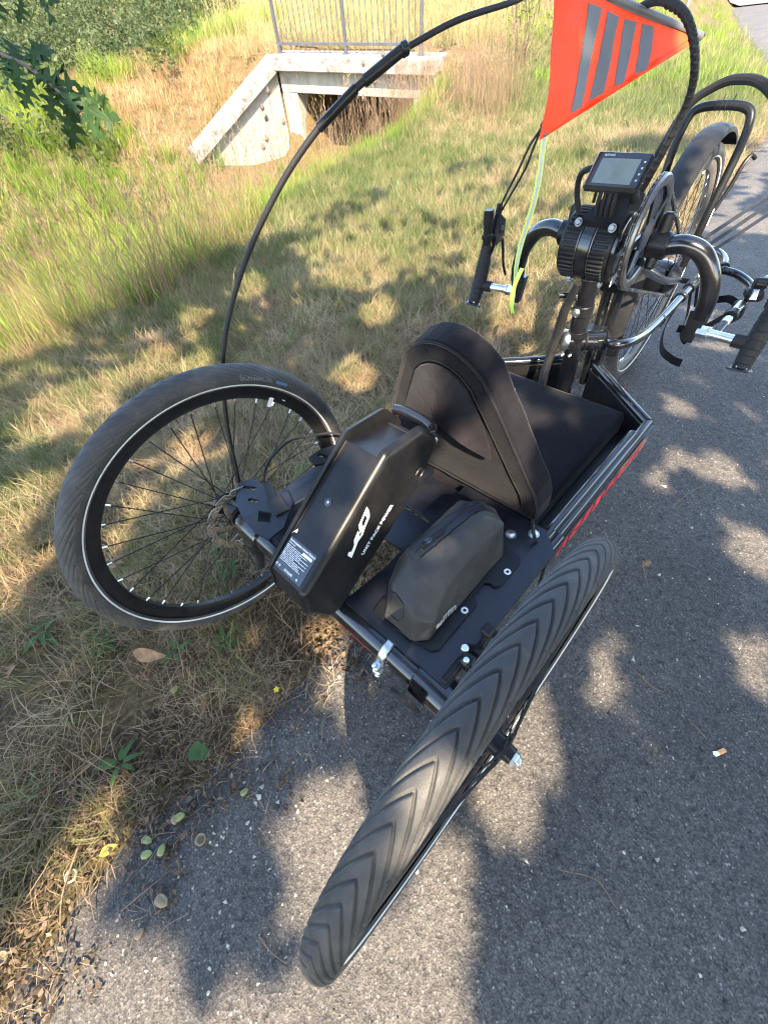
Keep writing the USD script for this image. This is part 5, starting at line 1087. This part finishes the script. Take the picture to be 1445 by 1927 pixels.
k = contains_xy(SHADE, gxs, gys); gxs, gys = gxs[k], gys[k]
az_ = A([math.sin(SUN_AZ), math.cos(SUN_AZ)])
keep = np.ones(len(gxs), bool); lf = .065
for a, b, r in SPOTS:
    dx, dy = gxs-a, gys-b; al = (dx*az_[0]+dy*az_[1])*math.sin(SUN_EL); ac = dx*az_[1]-dy*az_[0]
    keep &= np.hypot(al, ac) > r+np.where(abs(a) < .9 and b < 2.5, .050, .066)
thin = meshkit.fbm(np.stack([gxs*.9, gys*.9, 0*gxs], -1), 3, 77); keep &= g.random(len(gxs)) < np.where((np.hypot(gxs+2.45, gys-1.15) < .55) | (np.hypot(gxs+2.85, gys-1.0) < .4), 1., 1)*np.where((gxs < -.2) & (np.hypot(gxs+2.5, gys-1.12) > .6), np.clip(.30+.75*sstep(-2.5, -.9, gxs), 0, 1)*np.clip(1.2-1.35*sstep(.42, .62, thin), .06, 1), 1)
gxs, gys = gxs[keep], gys[keep]; n = len(gxs)
hz = 2.25+1.5*np.clip(g.beta(1.6, 1.6, n)+.12*(meshkit.noise(np.stack([gxs*1.5, gys*1.5, 0*gxs], -1), 4)-.5), 0, 1)
Cc = np.stack([gxs, gys, 0*gxs], 1)+SUN*(hz/SUN[2])[:, None]
D = g.normal(size=(n, 3)); D[:, 2] *= .5; D -= SUN*(D@SUN)[:, None]*.7; D /= np.linalg.norm(D, axis=1, keepdims=True)
S = np.cross(D, SUN+g.normal(size=(n, 3))*.5); S /= np.linalg.norm(S, axis=1, keepdims=True)
L = g.uniform(.11, .16, n)[:, None]
obj('crown', leaf_poly(n, Cc-D*L*.5, D, S, L, .9), 'oak_leaf', oak, smooth=False)
def oak_leaf(o, d, nrm, L, seed):
    """pointed lobes either side of a bent mid rib"""
    g = np.random.default_rng(seed); d = A(d, float)/np.linalg.norm(d); nrm = A(nrm, float)-d*(A(nrm)@d); nrm /= np.linalg.norm(nrm); s = np.cross(nrm, d)
    up_ = [(0, .012), (.10, .03), (.20, .20), (.22, .24), (.27, .10), (.33, .07), (.40, .26), (.47, .42), (.50, .28), (.54, .10), (.60, .08), (.68, .26), (.76, .38), (.77, .20), (.80, .09), (.86, .12), (.92, .16), (.94, .06), (1.0, .0)]
    jit = lambda p: [(a+g.normal(0, .008), max(0, b*(1+g.normal(0, .12)))) for a, b in p]
    q = jit(up_)+[(a, -b) for a, b in jit(up_)[::-1]]
    po = Polygon(q).buffer(0); po = max(getattr(po, 'geoms', [po]), key=lambda z: z.area)
    tv_, tf_ = trimesh.creation.triangulate_polygon(po.segmentize(.12), engine='earcut')
    droop = g.uniform(.10, .3); a, b = tv_[:, 0], tv_[:, 1]
    P = A(o)+L*(a[:, None]*d+b[:, None]*s*.95+(-droop*a**2+.25*np.abs(b)+.03*np.sin(a*17+b*9))[:, None]*nrm); n_ = len(P)
    return trimesh.Trimesh(np.vstack([P, P-nrm*.0005]), np.vstack([tf_, tf_[:, ::-1]+n_]), process=False)
BR = [A([-2.08, .309, 1.156]), A([-1.763, .399, 1.064]), A([-1.67, .436, 1.024]), A([-1.56, .454, .963]), A([-1.498, .454, .922])]
twg = obj('twig', tube(BR, [.007, .006, .005, .004, .0025], 8, 5), 'bark', oak)
g = np.random.default_rng(12)
vd = lambda p: (CAM-p)/np.linalg.norm(CAM-p)
br = spline(BR, 12)
def sp(px): return br[int(np.clip(px, 0, 1)*(len(br)-1))]
rt, dn_ = r2, -u2
for t_, dx, dy, L in [(1.0, 1.0, .22, .135), (.98, .55, .85, .115), (.95, .75, -.25, .10), (.90, .1, 1., .12), (.86, .95, .1, .10), (.82, -.3, .95, .11), (.78, .6, -.7, .11), (.74, .5, .8, .12), (.70, -.1, -1., .12), (.66, .9, -.2, .12), (.62, .0, 1., .10), (.58, .7, .7, .12), (.52, .3, -1., .13), (.48, -.4, .9, .10), (.45, .9, -.5, .12), (.40, .2, 1., .11), (.36, .8, .5, .12), (.30, .1, -1., .13), (.25, .6, .8, .11), (.2, .5, -.8, .12), (.12, .2, .9, .12), (.08, .4, -.9, .13), (.55, .8, .1, .11), (.33, -.2, .9, .1)]:
    o = sp(t_)+g.normal(0, .010, 3); v_ = vd(o); d = rt*dx+dn_*dy+v_*g.normal(0, .35); nn = v_+g.normal(0, .45, 3)+A([0, 0, .5])
    obj('leaf', oak_leaf(o, d, nn, L*.85, int(g.integers(1e6))), 'oak_leaf', oak, smooth=40)
for o, d, L in ((A([-1.847, .619, 1.173]), rt*.35+dn_, .085), (A([-1.89, .575, 1.172]), rt*-.1+dn_, .07), (A([-1.86, .60, 1.175]), rt*.9+dn_*.1, .08), (A([-1.95, .52, 1.20]), rt*.2+dn_, .10), (A([-2.12, .40, 1.16]), rt*.6-dn_*.6, .12), (A([-2.0, .36, 1.13]), rt*.6+dn_*.9, .12)):
    obj('leaf', oak_leaf(o, d, vd(o)+g.normal(0, .4, 3), L, int(g.integers(1e6))), 'oak_leaf', oak, smooth=40)

obj('twig', tube([A([-2.08, .309, 1.156]), A([-2.02, .48, 1.20]), A([-1.89, .575, 1.178]), A([-1.847, .619, 1.173])], [.005, .004, .003, .002], 6, 5), 'bark', oak)
# dark twiggy shrub, seed heads, sign post
def shrub(name, o, h, seed, n, label, spread=.5, m='dry_shrub', group=None):
    g = np.random.default_rng(seed); t = thing(name, label, 'shrub', group=group); parts = []
    o = A([o[0], o[1], float(ground(o[0], o[1]))-.02])
    for k in range(n):
        a = g.random()*2*np.pi; e = o+A([math.cos(a)*spread*g.random(), math.sin(a)*spread*g.random(), h*g.uniform(.6, 1)]); mid = (o+e)/2+g.normal(0, .06, 3)
        parts.append(tube([o, mid, e], [.009, .006, .002], 5, 3))
        for q in range(7):
            b0 = mid+(e-mid)*g.random(); b1 = b0+A([g.normal(0, .12), g.normal(0, .12), g.uniform(.05, .22)]); parts.append(tube([b0, (b0+b1)/2+g.normal(0, .015, 3), b1], [.004, .003, .0012], 4, 2))
    obj('stem', cat(parts), m, t); lf_ = leaflets(260, spread*.9, h*1.0, (.02, .05), seed+1); lf_.apply_translation(o); obj('foliage', lf_, m, t, smooth=False); return t
shrub('dry_shrub', (-4.75, 8.4), 1.25, 41, 9, 'dark twiggy dried shrub standing in the pale grass left of the flag', .5)
def seed_plant(o, hs, seed, label):
    g = np.random.default_rng(seed); t = thing('seed_head_plant', label, 'plant', group=None); o = A([o[0], o[1], float(ground(o[0], o[1]))-.02])
    sts = []; 
    for h, dx, dy in hs:
        e = o+A([dx, dy, h]); sts.append(tube([o, (o+e)/2+A([dx*.2, dy*.2, .03]), e], [.004, .003, .0022], 5, 4))
        obj('seed_head', lathe([(-.012, .003), (-.005, .016), (.012, .021), (.028, .014), (.045, .004), (.055, .0008)], e, A([dx*.3+.02, dy*.3, 1.]), 10), 'dry_shrub', t)
    obj('stem', cat(sts), 'dry_shrub', t)
    return t
seed_plant((-4.35, 3.05), [(1.02, -.05, .03), (.93, -.12, .10), (.80, .02, -.05), (1.12, -.02, .12), (.72, -.18, .02), (.90, .10, .14)], 3, 'dark drop shaped seed heads on thin stalks left of the culvert')
seed_plant((-4.25, 4.35), [(.80, .0, .02), (.66, .12, .05), (.55, .05, -.08), (.85, .22, .1)], 5, 'dark seed heads on thin stalks right of the culvert opening')
pg = A([-6.5, 20.3]); pz_ = float(ground(*pg))
post = thing('sign_post', 'grey metal sign post far behind the tip of the flag', 'sign post')
obj('pole', cyl((pg[0], pg[1], pz_-.1), (pg[0]+.2, pg[1]-.1, pz_+2.6), .05, 14), 'sign_grey', post)
obj('sign_panel', box((pg[0]+.2, pg[1]-.16, pz_+2.4), (.6, .02, .6), .01), 'sign_grey', post)

# ------------------------------------------------------------------ litter on path and verge
def stone(seed, s, flat=.5):
    g = np.random.default_rng(seed); return hull(g.normal(size=(16, 3))/np.linalg.norm(g.normal(size=(16, 3)), axis=1, keepdims=True).clip(.6, 1.6)*A([s, s*.7, s*flat])*.5)
# pale chips that can be told apart
g = np.random.default_rng(55); n_ = 0; srcs = []
for k in range(4):
    t = thing('stone_chip', 'small pale stone chip lying on the dark asphalt', 'stone', group='pale stone chips scattered on the asphalt'); 
    m = stone(60+k, .0062, .55); m.apply_translation([0, 0, -m.bounds[0][2]*.6])
    obj('chip', m, 'chip_stone', t, smooth=False); srcs.append(t)
    UsdGeom.Xform(t).AddTranslateOp().Set(Gf.Vec3d(*[(.62, .08, .0), (.50, -.05, 0), (.80, .30, 0), (.46, .52, 0)][k]))
for k in range(190):
    x = g.uniform(-.05, 1.1); y = g.uniform(-.75, 1.3)
    if g.random() < .35: x, y = g.uniform(.0, .35), g.uniform(-.7, -.15)
    if x < path_left(y)+.05: continue
    s = srcs[int(g.integers(4))]; x0 = UsdGeom.Xform.Define(stage, numbered('/World', 'stone_chip')); x0.AddTranslateOp().Set(Gf.Vec3d(x, y, 0)); x0.AddRotateZOp().Set(float(g.uniform(0, 360))); sc = float(g.uniform(.4, .95)*(1 if g.random() < .85 else 1.4)); x0.AddScaleOp().Set(Gf.Vec3f(sc, sc, sc*.8))
    pr = x0.GetPrim()
    obj('chip', stone(int(g.integers(1000, 1012)), .0062, .5), 'chip_stone', pr, smooth=False)
    tag(pr, 'small pale stone chip lying on the dark asphalt', 'stone', 'pale stone chips scattered on the asphalt')
x, y = sample(5200, -.15, 2.2, -1.2, 4.5, 60, lambda x, y, g: (x > path_left(y)+.02) & (g.random(len(x)) < dens(x, y, 1.6, 1.2)*(.35+.65*(x < path_left(y)+.5))))
scatter('grit', [(stone(80+k, .0026, .7), 'chip_stone') for k in range(4)]+[(stone(86+k, .0030, .7), 'litter') for k in range(2)], np.stack([x, y, 0*x+.001], 1), 61, .45, 1.3, 'tiny pale grit strewn over the asphalt', 'grit')
# brown leaf litter and straw along the path edge
x, y = sample(16000, -1.2, .35, -1.3, 3.2, 62, lambda x, y, g: (g.random(len(x)) < np.exp(-((x-path_left(y)+.06)/.13)**2)+.22*(x < path_left(y))))
bits = [(leaflets(16, .03, .006, (.006, .018), 300+k), 'litter') for k in range(4)]+[(blades(7, .03, (.025, .07), (.0009, .0016), 1.4, .5, 310+k, 2, .6), 'straw') for k in range(3)]
zz = np.where(x < path_left(y)-.02, ground(x, y)+.004, .002)
scatter('leaf_litter', bits, np.stack([x, y, zz], 1), 63, .7, 1.3, 'brown crumbled leaf litter and straw along the asphalt edge', 'litter')

def acorn(name, x, y, L, rot, label, z=.0, cap=False, m='acorn_green', lie=True):
    t = thing(name, label, 'acorn', (x, y, z), rotz=rot)
    L *= .85; r = L*.36
    obj('nut', lathe([(0, r*.55), (L*.12, r*.92), (L*.4, r), (L*.7, r*.85), (L*.92, r*.35), (L*.97, r*.12), (L*1.02, .0004)], (-L/2, 0, r), (1, 0, 0), 18), m, t)
    if cap: obj('cap', lathe([(-L*.22, .001), (-L*.2, r*.6), (-L*.05, r*1.12), (L*.12, r*1.16), (L*.14, r*.95)], (-L/2, 0, r), (1, 0, 0), 18), 'acorn_cap', t)
    return t
acorn('acorn', .021, -.352, .020, 80, 'plump green acorn alone on the shaded asphalt left of the right wheel')
acorn('acorn', -.056, -.535, .021, 30, 'green acorn with brown cap, uppermost of three near the grass edge', cap=True)
acorn('acorn', -.037, -.546, .024, 55, 'narrow green acorn lying between two other acorns near the grass edge')
acorn('acorn', -.022, -.522, .023, 130, 'pale green acorn, the one of three farthest from the grass')
acorn('acorn', -.043, -.470, .026, 70, 'split green acorn with dark husk close to the path edge', cap=True)
acorn('acorn', .050, -.556, .030, 20, 'crushed grey green acorn beside a broken husk on the asphalt', m='acorn_cap')
acorn('acorn', .058, -.606, .019, 100, 'blunt greyish acorn stub on sunlit asphalt at lower left', m='acorn_cap')
acorn('acorn', -.285, -.352, .022, 95, 'green acorn lying in the dry grass below the left wheel', z=float(ground(-.285, -.352))+.012)
for k, (x, y) in enumerate(((.02, -.46), (-.10, -.80))):
    t = thing('empty_husk_cup', ['empty acorn cap among husk pieces on the shaded asphalt', 'round empty acorn cap on the sunlit path edge at lower left'][k], 'husk', (x, y, .001))
    obj('cup', lathe([(0, .002), (.003, .008), (.008, .0105), (.0095, .009), (.005, .0065), (.003, .001)], (0, 0, 0), (.3, .2, 1), 16), 'acorn_cap', t)
t = thing('seed_ring', 'pale ring shaped husk on the path edge near a long twig', 'husk', (-.121, -.67, .002)); obj('ring', ringlathe([(0, .0075), (.003, .0085), (.003, .0105), (0, .0115)], (0, 0, 0), (0, .2, 1), 20), 'chip_stone', t)
hk = [(.045, -.43), (.052, -.445), (.040, -.452), (.056, -.428), (.035, -.436), (.048, -.418), (.06, -.45), (.043, -.41), (.012, -.50), (.03, -.505)]
for k, (x, y) in enumerate(hk):
    t = thing('husk_shard', 'pale shard of broken acorn husk on the shaded asphalt', 'husk', (x, y, .001), group='pale husk shards in one patch on the asphalt', rotz=37*k)
    obj('shard', hull(.62*A([(0, 0, 0), (.009, .002, .001), (.004, .008, .002), (.007, .006, .005), (.001, .003, .004)])), 'chip_stone', t, smooth=False)

def twig(pts, r, label):
    p = A([[x, y, z] for x, y, z in pts]); t = thing('twig', label, 'twig'); obj('stick', tube(p, [r, r*.9, r*.6], 5, 5), 'twig', t); return t
twig([(-.150, -.640, .012), (-.10, -.690, .008), (-.040, -.716, .004)], .0022, 'long grey twig reaching from the grass over sunlit asphalt')
twig([(.397, .705, .004), (.415, .672, .006), (.437, .642, .003)], .0013, 'thin twig with a shrivelled leaf ahead of the right wheel')
twig([(.503, .41, .003), (.54, .398, .006), (.566, .404, .003)], .0013, 'curved thin twig on asphalt right of the right wheel')
twig([(.628, .379, .003), (.645, .374, .005), (.663, .367, .003)], .0011, 'short straight twig near the cigarette end')
twig([(.219, -.456, .003), (.25, -.452, .005), (.281, -.442, .003)], .0012, 'thin twig left of the lower end of the right tyre')
twig([(.384, .951, .003), (.40, 1.03, .006), (.426, 1.109, .003)], .0013, 'straight pale stalk on asphalt beside the side rail')
twig([(.003, -.619, .003), (.012, -.57, .006), (.018, -.528, .003)], .0014, 'slanting brown twig between acorns on the asphalt')
twig([(.407, .316, .003), (.411, .33, .010), (.41, .342, .003)], .0010, 'tiny forked twig right beside the right wheel rim')
twig([(-.02, -.66, .003), (-.07, -.65, .005), (-.10, -.625, .003)], .0012, 'kinked straw coloured stalk across the shadow edge at lower left')
twig([(.10, -.53, .003), (.085, -.57, .005), (.095, -.60, .003)], .0011, 'thin curved twig beside the crushed acorn')
twig([(.55, -.02, .003), (.60, .01, .005), (.64, .0, .003)], .0010, 'fine twig on the plain asphalt below the cigarette end')
twig([(.04, .02, .003), (.06, -.01, .005), (.09, -.015, .003)], .0010, 'thin dry stalk in the round sun fleck under the axle')
tt = thing('shrivelled_leaf', 'small curled pale leaf at the tip of a twig ahead of the right wheel', 'leaf', (.402, .690, .004)); obj('blade', oak_leaf((0, 0, 0), (.3, .8, .3), (.2, 0, 1), .030, 8), 'dead_leaf', tt, smooth=40)

def fallen(x, y, L, ang, m, label, seed, tilt=.25, lift=.03, lobed=True, width=1.):
    z = float(ground(x, y))+lift if x < path_left(y) else .003
    t = thing('fallen_leaf', label, 'leaf', (x, y, z)); g = np.random.default_rng(seed); nn = A([g.normal(0, tilt), g.normal(0, tilt), 1.])
    d = A([math.cos(ang), math.sin(ang), g.normal(0, .1)])
    if lobed: obj('blade', oak_leaf((0, 0, 0), d, nn, L, seed), m, t, smooth=40)
    else: obj('blade', simple_leaf(A([0, 0, 0.]), d, nn, L, width, seed), m, t, smooth=40)
    return t
def simple_leaf(o, d, nrm, L, wd, seed, droop=.25, fold=.25):
    g = np.random.default_rng(seed); d = d/np.linalg.norm(d); nrm = nrm-d*(nrm@d); nrm /= np.linalg.norm(nrm); s = np.cross(nrm, d)
    a = np.linspace(0, 1, 9); w_ = wd*.5*np.sin(np.pi*a**.8)**.75*(1+g.normal(0, .08, 9)); w_[0], w_[-1] = .012, .0
    mid = A(o)+L*(a[:, None]*d-(droop*a**2)[:, None]*nrm); up_ = (fold*w_)[:, None]*nrm*L
    Lf, Rt = mid+L*w_[:, None]*s+up_, mid-L*w_[:, None]*s+up_; V = np.vstack([mid, Lf, Rt]); F = []
    for i in range(8): F += [[i, i+1, 9+i+1], [i, 10+i, 9+i], [i, 18+i, 19+i], [i, 19+i, i+1]]
    V2_ = V-nrm*.0006; n = len(V); F = A(F); return trimesh.Trimesh(np.vstack([V, V2_]), np.vstack([F, F[:, ::-1]+n]), process=False)
fallen(-.715, -.311, .075, 2.2, 'dead_leaf', 'brown oak leaf seen through the left wheel, the larger of two', 1)
fallen(-.668, -.300, .060, .9, 'dead_leaf', 'brown oak leaf seen through the left wheel, the smaller of two', 2)
fallen(-.43, -.375, .085, .5, 'dead_leaf', 'pale curled brown leaf in dry grass just below the left tyre', 3, .3, .035, False, .45)
fallen(-.138, -.395, .050, .6, 'weed_leaf', 'light green broad leaf on the grass edge beside the asphalt', 4, .2, .03, False, .75)
fallen(-.114, -.622, .032, 1.4, 'yellow_leaf', 'small yellow leaf at the edge of the asphalt', 5, .2, .012, False, .6)
fallen(-.55, .33, .06, 2.6, 'dead_leaf', 'tan oak leaf in the grass ahead of the brake disc', 6)
fallen(-1.15, -.05, .07, .3, 'dead_leaf', 'reddish brown leaf in the grass left of the left tyre', 7)
fallen(-1.02, -.42, .07, 1.1, 'dead_leaf', 'brown leaf in the grass at the left picture edge beside the left tyre', 8)
fallen(-.95, .95, .07, 2.0, 'dead_leaf', 'brown leaf in the grass beyond the top of the left wheel', 9)
fallen(-.60, -.62, .06, 2.9, 'dead_leaf', 'dull brown leaf in the matted grass at lower left', 10)
fallen(-1.3, 2.1, .08, .8, 'dead_leaf', 'orange brown leaf in grass behind the left hand grip', 11)
fallen(-.19, -.33, .045, 2.5, 'dead_leaf', 'orange brown strip of leaf near the green leaf by the asphalt', 12, .2, .025, False, .3)

def weed(x, y, s, seed, label, n=7, wd=.34):
    t = thing('broadleaf_weed', label, 'weed', (x, y, float(ground(x, y))+.005)); g = np.random.default_rng(seed); a0 = g.random()*6.28
    for k in range(n):
        a = a0+k*2*np.pi/n+g.normal(0, .25); el = g.uniform(.25, .9); L = s*g.uniform(.6, 1.1)
        L *= .43; obj('leaf', simple_leaf(A([.006*math.cos(a), .006*math.sin(a), .01]), A([math.cos(a)*math.cos(el), math.sin(a)*math.cos(el), math.sin(el)]), A([0, 0, 1.]), L, wd, seed*50+k, .55), 'weed_leaf', t, smooth=40)
    return t
for x, y, s, label in ((-.56, -.02, .13, 'large green dandelion rosette seen between the spokes of the left wheel'), (-.47, -.07, .11, 'green weed below the brake disc of the left wheel'), (-.30, -.20, .09, 'green weed in the grass under the rear of the battery pack'),
                       (-.36, -.30, .08, 'small broad leaved weed under the lower tyre of the left wheel'), (-.52, -.42, .10, 'dark green weed with long leaves below the left tyre'), (-.68, -.52, .12, 'green weed in the matted grass at lower left'),
                       (-.24, -.52, .10, 'grey green weed at the ragged asphalt edge, lower left'), (-.62, .33, .10, 'green weed beside the clip ahead of the left wheel hub'), (-.45, .75, .09, 'green weed just left of the front left frame corner'),
                       (-.85, -.62, .11, 'green weed at the lower left picture edge'), (-.33, -.68, .09, 'small green weed near the yellow leaf'), (-.16, .12, .07, 'small weed in the gap between the deck plates'), (-.75, .10, .10, 'weed with pale green leaves seen through the upper spokes')):
    weed(x, y, s, int(abs(x*1000)+abs(y*100)), label)
t = thing('yellow_flower', 'tiny yellow flower at the path edge under the clamp', 'flower', (-.099, -.181, float(ground(-.099, -.181))))
obj('stem', tube([(0, 0, 0), (.002, .002, .015), (.004, 0, .028)], .001, 5, 3), 'weed_leaf', t)
for k in range(5):
    a = k*2*np.pi/5; obj('petal', simple_leaf(A([.004, 0, .028]), A([math.cos(a), math.sin(a), .35]), A([0, 0, 1.]), .008, .7, k), 'flower_yellow', t)
t = thing('cigarette_end', 'orange cigarette filter with torn white paper on the asphalt at right', 'cigarette end', (.689, .359, .0), rotz=62)
obj('filter', lathe([(0, .0036), (.0005, .0040), (.0150, .0040), (.0155, .0036)], (-.004, 0, .0042), (1, 0, 0), 18), 'cork', t)
obj('torn_paper', hull([(-.004, .004, .004), (-.004, -.004, .004), (-.010, .006, .001), (-.011, -.004, .001), (-.008, .001, .006), (-.004, 0, .008), (-.013, .001, .001)]), 'paper_white', t, smooth=False)
